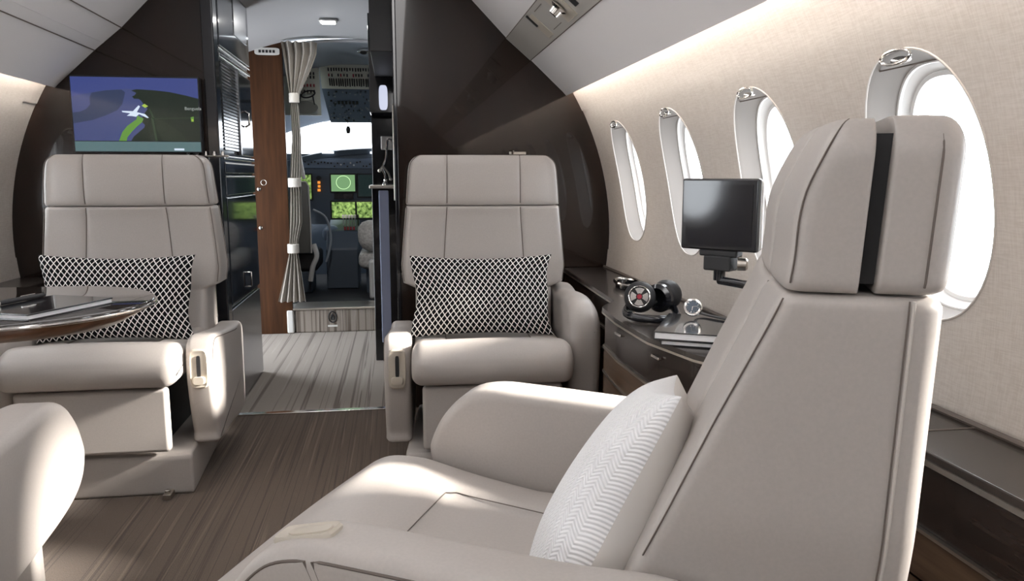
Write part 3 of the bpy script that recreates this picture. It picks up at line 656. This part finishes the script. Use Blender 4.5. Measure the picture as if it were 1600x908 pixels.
    g = Geo(); g.box(-.232, .232, GAP(.95)-.004, GAP(.95)+.018, .884, ht-.014); emit('slide_gap_shade', g, 'blackm', t)  # matte black slide, widened so the gap reads as deep shade
    # seat cushion
    prof = smooth_poly([(.28, .470), (.10, .462), (-.05, .468), (-.15, .478), (-.215, .475), (-.258, .450), (-.275, .415), (-.268, .375), (-.235, .352), (-.10, .350), (.28, .350)], 7)
    lift = .020 if kind == 'recline' else 0
    prof = [(y, z+lift*max(0, min(1, (.05-y)/.2))-(.016 if kind == 'up' and z > .44 else 0)*max(0, min(1, (y+.20)/.15))) for y, z in prof]
    g = Geo(); P = np.array(prof); n = len(P); T = np.roll(P, -1, 0)-np.roll(P, 1, 0); T /= np.linalg.norm(T, axis=1)[:, None]; ar_ = .5*np.sum(P[:, 0]*np.roll(P[:, 1], -1)-np.roll(P[:, 0], -1)*P[:, 1]); Nn = np.stack([T[:, 1], -T[:, 0]], 1)*(1 if ar_ > 0 else -1)
    rings = []; r = .034
    xl = []
    for k in range(8): a = PI/2*k/7; xl.append((-.246+r*(1-math.cos(a)), -r*(1-math.sin(a))))
    for x in np.linspace(-.20, .20, 41): xl.append((x, 0))
    xl += [(-x, o) for x, o in xl[:8]][::-1]
    def sink(x, y, z):
        if z > .43:
            a = max(0, min(1, (.150-abs(x))/.02)); b = max(0, min(1, (y+.085)/.022)); return z-.010*(a*a*(3-2*a))*(b*b*(3-2*b))+.004*math.cos(x*9)
        return z
    for x, off in xl: rings.append([(x, y, sink(x, y, z)) for y, z in P+Nn*off])
    g.loft(rings); cu = emit('seat_cushion', g, 'leather', t, ang=50)
    def topz(x, y): return sink(x, y, interp(y, [-.215, -.15, -.05, .10, .28], [.475+lift, .478+lift-(.005 if kind == 'up' else 0), .468+lift*.5-(.016 if kind == 'up' else 0), .462-(.016 if kind == 'up' else 0), .470-(.016 if kind == 'up' else 0)]))
    g = Geo(); pth = [(-.14, y, topz(-.14, y)+.0005) for y in np.linspace(.20, -.06, 14)]+[(x, -.074, topz(x, -.074)+.0005) for x in np.linspace(-.128, .128, 14)]+[(.14, y, topz(.14, y)+.0005) for y in np.linspace(-.06, .20, 14)]
    g.tube(pth, sr, 6); emit('seam', g, 'seam', cu)
    # arms
    for s in (-1, 1):
        low = (kind == 'up' and s == aisle)
        prof = smooth_poly(ARM_LOW if low else (ARM_WIN if kind == 'up' else ARM_HIGH), 6)
        wd = .084 if (s == aisle) else (.102 if kind == 'up' else .084); r = .020 if s == aisle else (.036 if kind == 'up' else .020)
        if kind == 'up' and not low: prof = [(y, z-.022*max(0, min(1, (z-.4)/.1))) for y, z in prof]
        g = Geo(); a, b = (.251, .251+wd); rounded_extrude(g, prof, min(s*a, s*b), max(s*a, s*b), r, seg=6)
        if kind == 'up':
            g.v = [(x, y, z-(.035*max(0, (abs(x)-.30)/.06)**1.5 if (s != aisle and z > .5) else 0)) for x, y, z in g.v]
        am = emit('armrest', g, 'leather', t, ang=55)
        # piping along the outer face edge
        pr = np.array(prof); Tt = np.roll(pr, -1, 0)-np.roll(pr, 1, 0); Tt /= np.linalg.norm(Tt, axis=1)[:, None]; ar_ = .5*np.sum(pr[:, 0]*np.roll(pr[:, 1], -1)-np.roll(pr[:, 0], -1)*pr[:, 1]); No = np.stack([Tt[:, 1], -Tt[:, 0]], 1)*(1 if ar_ > 0 else -1)
        q = pr-No*(r*.62); 
        sel = [(y, z) for y, z in q if z > .40 or y < -.1]
        sel.sort(key=lambda p: math.atan2(p[1]-.40, p[0]-.05)); sel = [p for p in sel if math.atan2(p[1]-.40, p[0]-.05) > .2]
        if not nopanel and (s == aisle or kind == 'recline'):
            xo = s*(b-r*.07)
            g = Geo(); g.tube([(xo, y, z) for y, z in sel], .0016, 6); emit('seam', g, 'seam', am)
        if s == aisle:
            # control panel
            if nopanel: continue
            c_ = Vector((s*(.251+wd/2), -.058, .6085)) if kind != 'up' else Vector((s*(.251+wd/2), -.1555, .385))
            nrm = Vector((0, -.22, .97)).normalized() if kind != 'up' else Vector((0, -1, .03)).normalized()
            ux = Vector((1, 0, 0)); uy = nrm.cross(ux)*-1
            if uy.z < 0: uy = -uy
            Lh = .062 if kind == 'up' else .036; Wh = .027 if kind == 'up' else .017
            def pt(a_, b_, h_): return c_+ux*a_+uy*b_+nrm*h_
            g = Geo(); oc = superell(Wh, Lh, 5, 32)
            g.loft([[pt(a_*k, b_*k, h) for a_, b_ in oc] for k, h in ((1, -.012), (1, .003), (.93, .006), (.80, .0045))]); cp = emit('control_panel', g, 'plastic', am)
            g = Geo()
            if kind == 'up':
                g.loft([[pt(a_, b_+.008, h) for a_, b_ in superell(.006, .034, 5, 20)] for h in (.003, .0065)]); emit('lever_slot', g, 'blackm', am)
                g = Geo(); g.loft([[pt(a_*k, b_-.036, h) for a_, b_ in superell(.019, .012, 4, 20)] for k, h in ((1, .004), (1, .012), (.8, .015))]); emit('control_lever', g, 'plastic', am)
            else:
                g.loft([[pt(a_*k, b_*k+.004, h) for a_, b_ in superell(.010, .026, 3, 24)] for k, h in ((1, .003), (.95, .006), (.7, .007))]); emit('control_lever', g, 'plastic', am)
    # leg rest, pedestal
    g = Geo(); g.box(-.215, .215, -.232, -.195, .145, .345); emit('leg_rest', g, 'leather', t, bevel=.012)
    g = Geo(); pts = [(-.205, .0), (-.205, .12), (-.19, .135), (.30, .135), (.30, .0)]
    g.loft([[(x*(.27 if y < 0 else .24), y, z) for y, z in pts] for x in (-1, 1)]); emit('base', g, 'leather', t, bevel=.012)
    g = Geo(); g.box(-.17, .17, -.15, .25, .13, .352); emit('seat_frame', g, 'blackm', t, bevel=.01)
    for s in (-1, 1):
        g = Geo(); g.box(s*.20-.012, s*.20+.012, -.25, -.20, 0, .018); g.cyl((s*.20, -.235, .018), (s*.20, -.235, .030), .008); emit('floor_fitting', g, 'satin', t, bevel=.003)
    return t
armchair('reclined beige leather armchair in the right foreground, turned towards the aisle, white pillow on it', (.081, 1.014, 0), math.atan2(-.904, -.427), 'recline', 1)
armchair('upright beige leather armchair right of the galley doorway, against the dark bulkhead', (.295, 2.49, 0), math.radians(-3), 'up', -1)
armchair('upright beige leather armchair under the map screen, behind the glossy table', (-.908, 2.60, 0), 0, 'up', 1)
armchair('pale leather armchair at the lower left corner, only its rounded armrest in view', (-.885, 1.25, 0), PI, 'recline', -1, True)

# ---------------------------------------------------------------- pillows
def pillow(name, label, A, B, T, mats, loc, rot, pinch=.07, seed=1, cat='pillow', group=None, sag=0):
    rnd = random.Random(seed); N = 44; g = Geo(); uv = []
    ph = [rnd.uniform(0, 6) for _ in range(6)]
    def f(u, v, s):
        x = A*u*(1-pinch*(1-v*v)); z = B*v*(1-pinch*1.2*(1-u*u)); e = max(0, (1-u*u)*(1-v*v))
        th = T*e**.42*(1+.05*math.sin(3*u+ph[0])*math.sin(2.5*v+ph[1]))
        th += .004*math.sin(7*u+ph[2]+3*v)*e**.3*(1-e)
        return (x+.004*math.sin(5*v+ph[3]), s*th+sag*z*z, z)
    for s, m_ in ((-1, 0), (1, 1)):
        o = len(g.v); v = []
        for i in range(N+1):
            for j in range(N+1):
                u = math.sin(PI/2*(-1+2*i/N)); w_ = math.sin(PI/2*(-1+2*j/N)); v.append(f(u, w_, s)); uv.append((u/2+.5, w_/2+.5))
        fc = [(i*(N+1)+j, (i+1)*(N+1)+j, (i+1)*(N+1)+j+1, i*(N+1)+j+1) for i in range(N) for j in range(N)]
        g.add(v, fc, m_)
    g.uv = uv
    t = emit(name, g, mats, ang=70); 
    bm = bmesh.new(); bm.from_mesh(t.data); bmesh.ops.remove_doubles(bm, verts=bm.verts, dist=1e-5); bmesh.ops.recalc_face_normals(bm, faces=bm.faces); bm.to_mesh(t.data); bm.free(); t.data.shade_smooth()
    t.location = loc; t.rotation_euler = rot
    tag(t, label, cat, group); return t
pl1 = pillow('throw_pillow', 'black and white lattice lumbar pillow on the armchair right of the doorway', .240, .138, .054, ['lattice', 'lattice'], (.280, 2.535, .581), (math.radians(-16), 0, math.radians(-3)), .085, 1, group='lattice lumbar pillows')
pl2 = pillow('throw_pillow', 'black and white lattice lumbar pillow on the armchair behind the table', .240, .144, .054, ['lattice', 'lattice'], (-.905, 2.645, .583), (math.radians(-16), math.radians(1), math.radians(2)), .085, 2, group='lattice lumbar pillows')
phi = math.atan2(-.904, -.427)
def L2W(x, y, z, O=(.081, 1.014)): return (O[0]+x*math.cos(phi)-y*math.sin(phi), O[1]+x*math.sin(phi)+y*math.cos(phi), z)
R_ = Matrix.Rotation(phi, 4, 'Z') @ Matrix.Rotation(math.radians(-25), 4, 'X') @ Matrix.Rotation(math.radians(-12), 4, 'Y')
pl3 = pillow('throw_pillow', 'white herringbone knit pillow leaning on the foreground armchair', .172, .172, .072, ['knit', 'pillow_back'], L2W(.055, .222, .573), R_.to_euler(), .06, 3)

# ---------------------------------------------------------------- side ledge and console, right
def xf(y): return interp(y, [1.30, 1.45, 1.55, 1.75, 2.0, 2.2, 2.3, 3.18], [.735, .70, .640, .594, .588, .602, .672, .70])
t = thing('side_ledge', 'long dark side ledge under the right windows behind the foreground armchair', 'ledge', (0, 0, 0))
def backx(z): return XC+wx(z)-.004
g = Geo(); ys = np.linspace(-2.98, 1.44, 30)
g.loft([[(.735, y, .575), (.735, y, .592), (backx(.592), y, .592), (backx(.575), y, .575)] for y in (-2.98, 1.44)]); emit('top', g, 'console_top', t, bevel=.003)
g = Geo(); g.box(.742, .88, -2.98, 1.44, .475, .574); emit('drawer_front', g, 'console', t)
g = Geo(); g.box(.740, .86, -2.98, 1.44, .0, .47); emit('lower_panel', g, 'console_brown', t)
g = Geo(); g.box(.735, .75, -2.98, 1.44, .4695, .4745); g.box(.732, .736, -2.98, 1.44, .572, .580); g.box(.74, .752, -2.98, 1.44, .395, .399); emit('metal_trim', g, 'satin', t)
g = Geo(); g.tube([(backx(.592)-.010, -2.98, .596), (backx(.592)-.010, 1.44, .596)], .005, 6); emit('back_seam', g, 'seam', t)
g = Geo(); g.box(.735, .88, 1.02, 1.023, .5915, .5932); emit('lid_seam', g, 'seam', t)
t = thing('side_console', 'bowed dark drawer console beside the right forward armchair', 'console', (0, 0, 0))
ys = list(np.linspace(1.452, 3.18, 48))
def band(z0, z1, off, xb=None, y0=None, y1=None):
    rings = []
    for y in ys:
        if y0 and y < y0 or y1 and y > y1: continue
        a = xf(y)+off; b = min(backx(z0), backx(z1)) if xb is None else a+xb
        rings.append([(a, y, z0), (a, y, z1), (b, y, z1), (b, y, z0)])
    g = Geo(); g.loft(rings); return g
emit('top', band(.575, .592, 0), 'console_top', t)
g = Geo(); g.tube([(backx(.592)-.010, 1.452, .596), (backx(.592)-.010, 3.18, .596)], .005, 6); emit('back_seam', g, 'seam', t)
dr = emit('drawer', band(.4765, .5745, .010), 'console', t, ang=20)
for y in (1.99, 1.72):
    g = Geo(); x = xf(y); g.box(x+.002, x+.012, y-.022, y+.022, .546, .553, rot=.08); emit('drawer_latch', g, 'chrome', dr, bevel=.002)
emit('lower_panel', band(.0, .4695, .008), 'console_brown', t, ang=20)
g = band(.4695, .4765, .004, .008); h = band(.396, .401, .004, .008); g.add(h.v, h.f); h = band(.5745, .580, -.001, .006); g.add(h.v, h.f); emit('metal_trim', g, 'satin', t)
# matching ledge on the left side
t = thing('side_ledge', 'dark side ledge along the left cabin wall behind the table', 'ledge', (0, 0, 0))
XLd = 2*XC-.735
g = Geo(); g.box(2*XC-backx(.592)+.001, XLd, -2.98, 3.18, .575, .592); emit('top', g, 'console_top', t, bevel=.003)
g = Geo(); g.box(2*XC-.86, XLd-.006, -2.98, 3.18, 0, .574); emit('lower_panel', g, 'console', t)

# things on the console
t = thing('cup_holder', 'oval chrome ring cup holder at the back of the right console', 'cup holder', (.80, 2.57, .592))
g = Geo(); el = [(.042*math.cos(a), .095*math.sin(a)) for a in [2*PI*k/32 for k in range(32)]]
g.tube([(a, b, .018) for a, b in el], .006, 8, True); emit('ring', g, 'chrome', t)
g = Geo(); g.loft([[(a*.98*k, b*.98*k, z) for a, b in el] for k, z in ((1, .018), (.96, .002), (.9, .001), (.01, .001))], False, True); emit('cup', g, 'black', t)
# headphones
t = thing('headphones', 'black over-ear headphones with a silver and red badge on the right console', 'headphones', (.70, 2.02, .592))
def earcup(c, ax, badge):
    ax = Vector(ax).normalized()
    g = Geo(); g.lathe([(0, -.022), (.030, -.024), (.040, -.016), (.043, 0), (.040, .016), (.032, .024), (0, .025)], c, ax); e = emit('ear_cup', g, 'blackm', t)
    g = Geo(); rr = [(.029, -.022), (.040, -.030), (.040, -.042), (.030, -.050), (.022, -.044), (.02, -.026)]; g.lathe(rr, c, ax); emit('ear_pad', g, 'black', e)
    if badge:
        g = Geo(); cc = Vector(c)+ax*.026; q = ax.orthogonal().normalized(); w_ = ax.cross(q)
        for k in range(4):
            a0 = 2*PI*k/4+.2
            arc = [cc+(q*math.cos(a0+1.1*j/6)+w_*math.sin(a0+1.1*j/6))*r_ for r_, js in ((.024, range(7)), (.009, range(6, -1, -1))) for j in js]
            g.poly(arc, ax*.002)
        g.tube([cc+(q*math.cos(2*PI*k/28)+w_*math.sin(2*PI*k/28))*.028 for k in range(28)], .0018, 6, True); emit('badge', g, 'chrome', e)
        g = Geo(); g.lathe([(0, .0), (.007, .0), (.006, .003), (0, .003)], cc, ax); emit('badge_centre', g, 'red', e)
    return e
c1, c2 = (-.048, -.03, .060), (.040, .005, .058)
earcup(c1, (-.35, -.92, .18), True); earcup(c2, (.75, .62, .1), False)
g = Geo(); g.tube(smooth_poly([(-.048, -.01, .062), (-.07, -.0, .030), (-.085, -.03, .016), (-.072, -.085, .013), (-.02, -.11, .012), (.035, -.09, .012), (.052, -.04, .020), (.045, .0, .045)], 8, False), .0105, 10); emit('headband', g, 'black', t)
g = Geo(); g.tube([(-.085, -.048, .026), (-.078, -.072, .0255)], .004, 8); emit('hinge_pin', g, 'chrome', t)
# notebooks, watch
a_n = math.radians(-28)
def rect_obj(name, label, cat, c, w_, l_, z0, z1, rot, group=None):
    t = thing(name, label, cat, (c[0], c[1], z0), rot, group)
    g = Geo(); g.box(-w_/2, w_/2, -l_/2, l_/2, z1-z0-.003, z1-z0); g.box(-w_/2, w_/2, -l_/2, l_/2, 0, .003); g.box(-w_/2+.0, -w_/2+.003, -l_/2, l_/2, 0, z1-z0); emit('cover', g, 'black', t, bevel=.001)
    g = Geo(); g.box(-w_/2+.003, w_/2-.002, -l_/2+.002, l_/2-.002, .003, z1-z0-.003); emit('pages', g, 'white', t); return t
rect_obj('notebook', 'lower black notebook with pale page edges on the right console', 'notebook', (.722, 1.722), .165, .235, .5925, .606, a_n)
rect_obj('notebook', 'upper black notebook with white page edges, the wristwatch lying on it', 'notebook', (.712, 1.728), .172, .25, .6065, .626, a_n)
t = thing('wristwatch', 'silver wristwatch with a black strap on the notebook', 'watch', (.728, 1.80, .6265))
an = Vector((-.45, -.80, .38)).normalized(); cw = Vector((0, 0, .027))
g = Geo(); g.lathe([(0, -.005), (.021, -.005), (.0235, 0), (.022, .005), (.019, .006), (0, .006)], cw, an); emit('case', g, 'chrome', t)
g = Geo(); g.lathe([(0, .0062), (.0165, .0062), (.0165, .0072), (0, .0072)], cw, an); emit('dial', g, 'avio', t)
q = an.orthogonal().normalized(); w_ = an.cross(q)
for k, (aa, ll) in enumerate(((.6, .009), (2.4, .013))):
    g = Geo(); c = cw+an*.0078; g.tube([c, c+(q*math.cos(aa)+w_*math.sin(aa))*ll], .0008, 5); emit('hand', g, 'chrome', t)
for k in range(12):
    c = cw+an*.0076; d_ = q*math.cos(PI/6*k)+w_*math.sin(PI/6*k); emit('hour_mark', Geo().tube([c+d_*.0125, c+d_*.0155], .0009, 5), 'chrome', t)
g = Geo(); pth = smooth_poly([(.004, .014, .040), (.012, .03, .030), (.03, .035, .008), (.06, -.03, .004), (.085, -.075, .005), (.095, -.085, .02), (.085, -.09, .032), (.075, -.08, .024)], 6, False)
rings = [[(x+dx, y+dy, max(z+dz, .001)) for dx, dy, dz in ((-.006, -.004, -.0015), (.006, .004, -.0015), (.006, .004, .0015), (-.006, -.004, .0015))] for x, y, z in pth]
g.loft(rings); emit('strap', g, 'blackm', t)
g = Geo(); g.tube([(.088, -.095, .03), (.10, -.085, .03), (.098, -.08, .015), (.086, -.09, .012)], .0016, 6, True); emit('buckle', g, 'chrome', t)
# monitor on its arm, right
t = thing('arm_monitor', 'small square black monitor on a jointed arm in front of the second window', 'monitor', (.745, 1.50, .5935))
Rm = Matrix.Rotation(math.radians(-50), 4, 'Z')
cmon = Vector((-.045, .10, .300))
def tm(x, y, z): return tuple((Rm @ Vector((x, y, z)))+cmon)
def rbox(g, x0, x1, y0, y1, z0, z1, mi=0):
    o = len(g.v); g.box(x0, x1, y0, y1, z0, z1, mi); g.v[o:] = [tm(*p) for p in g.v[o:]]; return g
hw_, hh_ = .0905, .0785
g = rbox(Geo(), -hw_, hw_, -.004, .012, -hh_, hh_); cs = emit('bezel', g, 'black', t, bevel=.005)
g = rbox(Geo(), -hw_+.013, hw_-.013, -.0055, -.003, -hh_+.011, hh_-.013); emit('screen', g, mat('dead_screen', (.006, .007, .012), .08, spec=.7), cs)
g = rbox(Geo(), -hw_+.004, hw_-.002, .012, .034, -hh_+.002, hh_-.002); emit('back_shell', g, 'plastic_w', t, bevel=.008)
g = rbox(Geo(), -.045, .045, -.002, .03, -hh_-.014, -hh_+.001); g = rbox(g, -.032, .032, -.006, .034, -hh_-.045, -hh_-.012); emit('clamp', g, 'blackm', t, bevel=.004)
g = Geo(); a = Vector(tm(.0, .012, -hh_-.045)); g.cyl(a, a+Vector((0, 0, -.022)), .013); b = a+Vector((0, 0, -.022)); e = Vector((.03, -.03, .15)); g.tube([b, b+(e-b)*.5, e], .0095, 10); emit('arm', g, 'black', t)
g = Geo(); k = Vector(tm(.042, .01, -hh_-.028)); g.lathe([(0, 0), (.014, 0), (.014, .018), (.010, .022), (0, .022)], k, (.9, -.4, 0)); emit('knob', g, 'satin', t)
g = Geo(); g.cyl((.03, -.03, .165), (.03, -.03, 0), .011); g.lathe([(0, 0), (.03, 0), (.03, .006), (.012, .012), (0, .012)], (.03, -.03, 0)); emit('post', g, 'blackm', t)

# ---------------------------------------------------------------- map screen, left
t = thing('map_screen', 'flat wall screen showing a flight map with a white aircraft and green route', 'screen', (-.962, YB, 1.208))
SW, SH = .226, .137
g = Geo(); g.box(-SW-.004, SW+.004, -.045, -.004, -SH-.004, SH+.006); cs = emit('casing', g, 'blackm', t, bevel=.003)
# picture: meshes on one panel, thin layers
cols = [(.038, .055, .20), (.045, .06, .17), (.022, .035, .085), (.006, .014, .008), (.10, .25, .035), (.62, .72, .85), (.085, .15, .16), (.35, .5, .06), (.02, .045, .02), (.012, .022, .012)]
mats = [flat_emit('map_%d' % k, c, .55) for k, c in enumerate(cols)]
g = Geo(); lay = [0]
def S(px, py): return (-SW+2*SW*(px-22)/(1392-22), SH-2*SH*(py-35)/(858-35))
def shape(pts, mi, L):
    P_ = [S(*p) for p in pts]; y = -.0455-.0002*L; g.add([(x, y, z) for x, z in P_], [tuple(range(len(P_)))], mi)
shape([(22, 35), (1392, 35), (1392, 740), (22, 740)], 0, 0)
shape([(22, 255), (120, 232), (300, 190), (500, 168), (690, 160), (900, 170), (900, 740), (22, 740)], 1, 1)
shape([(22, 430), (100, 420), (170, 390), (215, 340), (215, 260), (240, 210), (400, 180), (560, 170), (600, 200), (560, 330), (500, 400), (380, 455), (230, 510), (22, 550)], 2, 2)
shape([(665, 180), (720, 165), (900, 172), (1080, 190), (1250, 225), (1392, 260), (1392, 740), (630, 740), (660, 690), (720, 640), (780, 590), (790, 560), (750, 520), (770, 470), (800, 420), (830, 380), (790, 330), (765, 290), (740, 270), (690, 270), (670, 245), (700, 230), (720, 205)], 3, 3)
shape([(900, 480), (1000, 520), (1180, 640), (1250, 740), (980, 740), (920, 620)], 9, 4)
shape([(860, 480), (885, 480), (918, 740), (895, 740)], 8, 5); shape([(840, 380), (860, 380), (900, 490), (880, 490)], 8, 5); shape([(890, 485), (1390, 470), (1390, 478), (890, 493)], 8, 5)
shape([(497, 740), (540, 640), (600, 570), (700, 500), (715, 455), (780, 490), (760, 530), (700, 580), (640, 640), (590, 700), (580, 740)], 4, 6)
shape([(550, 405), (670, 408), (735, 342), (750, 355), (712, 418), (800, 440), (838, 480), (820, 482), (735, 440), (700, 470), (655, 462), (600, 460), (640, 432), (555, 420)], 5, 7)
shape([(768, 345), (800, 325), (838, 350), (805, 370)], 7, 7); shape([(1295, 470), (1330, 460), (1330, 520), (1300, 520)], 4, 7); shape([(1305, 490), (1325, 490), (1325, 515), (1305, 515)], 7, 8)
shape([(22, 748), (1392, 748), (1392, 858), (22, 858)], 6, 4); shape([(1095, 822), (1205, 822), (1205, 845), (1095, 845)], 5, 6)
emit('picture', g, mats, cs, smooth=False)
fc = bpy.data.curves.new('map_label', 'FONT'); fc.body = 'Benguela'; fc.size = .017; fc.extrude = .0001
ft = bpy.data.objects.new('map_text', fc); C.objects.link(ft); bpy.context.view_layer.update(); fm = bpy.data.meshes.new_from_object(ft); bpy.data.objects.remove(ft); fo = bpy.data.objects.new('map_label', fm); C.objects.link(fo); fo.parent = cs; fm.materials.clear(); fm.materials.append(flat_emit('map_text', (.35, .38, .36), .5)); xx, zz = S(1235, 388); fo.location = (xx, -.048, zz); fo.rotation_euler = (PI/2, 0, 0)
# wall hooks near the headrests
t = thing('coat_hook', 'small chrome hook on the bulkhead above the right forward headrest', 'hook', (.50, YB, 1.072))
g = Geo(); g.box(-.03, .04, -.012, -.001, -.006, .006); emit('plate', g, 'satin', t, bevel=.002)
g = Geo(); g.tube([(-.018, -.012, 0), (-.018, -.03, 0), (-.018, -.035, .012)], .005, 8); emit('peg', g, 'chrome', t)
t = thing('glass_rack', 'chrome rail of small fittings below the right end of the map screen', 'rack', (-.75, YB, 1.055))
g = Geo(); g.tube([(-.06, -.02, 0), (.11, -.02, 0)], .003, 8); g.box(-.055, -.045, -.02, -.001, -.004, .004); g.box(.095, .105, -.02, -.001, -.004, .004); emit('rail', g, 'satin', t)
for k in range(5):
    g = Geo(); g.lathe([(0, 0), (.008, 0), (.005, .016), (0, .018)], (-.04+k*.032, -.02, .002), (0, 0, 1), n=14); emit('stud', g, 'chrome', t)

# ---------------------------------------------------------------- table, notebook and pen, left
t = thing('cabin_table', 'glossy dark table with a rounded end and wooden edge beside the left armchair', 'table', (-.77, 1.69, 0))
def tb(off): # outline: stadium end towards the aisle, straight towards the wall
    r = .255-off; pts = [(r*1.0*math.cos(a), r*math.sin(a)) for a in np.linspace(-PI/2, PI/2, 32)]
    return pts+[(-.38, r), (-.38, -r)]
g = Geo(); g.loft([[(x, y, z) for x, y in tb(o_)] for o_, z in ((.004, .708), (0, .711), (0, .7165), (.003, .7185))]); emit('tabletop', g, 'table', t, ang=60)
g = Geo(); g.loft([[(x, y, z) for x, y in tb(o_)] for o_, z in ((.012, .7075), (.016, .698), (.06, .674), (.075, .672))]); emit('wood_edge', g, 'table_wood', t, ang=60)
g = Geo(); ol = [(x, y, .7095) for x, y in tb(-.0015)[:32]]; g.tube([(-.38, -.2565, .7095)]+ol+[(-.38, .2565, .7095)], .0035, 8); emit('metal_rim', g, 'chrome', t)
g = Geo(); g.box(-.28, -.20, -.06, .06, 0, .672); emit('leg', g, 'console', t, bevel=.01)
g = Geo(); g.box(-.30, -.0, -.10, .10, .655, .672); emit('bracket', g, 'satin', t, bevel=.004)
nb = rect_obj('notebook', 'black notebook with bright page edges near the table tip, the pen lying on it', 'notebook', (-.683, 1.592), .145, .205, .7188, .7315, math.radians(-23))
t = thing('pen', 'black pen with a white end lying on the notebook on the table', 'pen', (-.735, 1.625, .7368))
g = Geo(); dv = Vector((.10, .85, 0)).normalized(); dv = Vector((.042, .12, 0)).normalized(); g.tube([-dv*.052, -dv*.03, dv*.05, dv*.062], [.0045, .005, .0042, .0015], 12); emit('barrel', g, 'blackm', t)
g = Geo(); g.tube([-dv*.066, -dv*.053], [.0035, .0048], 12); emit('cap', g, 'plastic_w', t)
g = Geo(); g.tube([dv*.0-Vector((0, 0, -.0055)), dv*.035-Vector((0, 0, -.0055))], .001, 6); emit('clip', g, 'chrome', t)

# ---------------------------------------------------------------- overhead service panel, right
t = thing('service_panel', 'grey overhead strip with reading lights between the right ceiling panels', 'service panel', (0, 0, 0))
A0 = Vector((XC+.835, 0, 1.448)); B0 = Vector((XC+.734, 0, 1.533)); dU = (B0-A0); nO = Vector((-dU.z, 0, dU.x)).normalized()
if nO.z > 0: nO = -nO
def sp(u, y, h=0): v = A0+dU*u+nO*h; return Vector((v.x, y, v.z))
g = Geo(); g.poly([sp(.01, YF+.01, .001), sp(.99, YF+.01, .001), sp(.99, YB-.004, .001), sp(.01, YB-.004, .001)], nO*.0025); emit('strip', g, 'psu', t)
def pad(name, u0, u1, y0, y1, h0, h1, m_, parent=t, bevel=.002):
    g = Geo(); g.poly([sp(u0, y0, h0), sp(u1, y0, h0), sp(u1, y1, h0), sp(u0, y1, h0)], nO*(h1-h0)); return emit(name, g, m_, parent, bevel=bevel)
for y in (2.66, 1.55, .5):
    e = pad('air_slot', .12, .88, y, y+.075, .003, .006, 'plastic'); pad('slot_opening', .55, .95, y+.05, y+.068, .006, .0085, 'blackm', e, 0)
    b_ = pad('light_plate', .10, .95, y-.34, y-.22, .003, .0065, 'plastic')
    g = Geo(); c = sp(.5, y-.28, .006); g.lathe([(0, 0), (.028, 0), (.030, .004), (.020, .012), (.018, .03), (.012, .032), (0, .028)], c, (nO+Vector((0, .25, 0))).normalized()); emit('reading_light', g, 'chrome', b_)
    pad('call_button', .25, .75, y-.42, y-.385, .003, .008, 'blackm')
    for uu in (.2, .85): pad('panel_gap', uu, uu+.02, y-.16, y-.04, .003, .0042, 'seam', bevel=0)
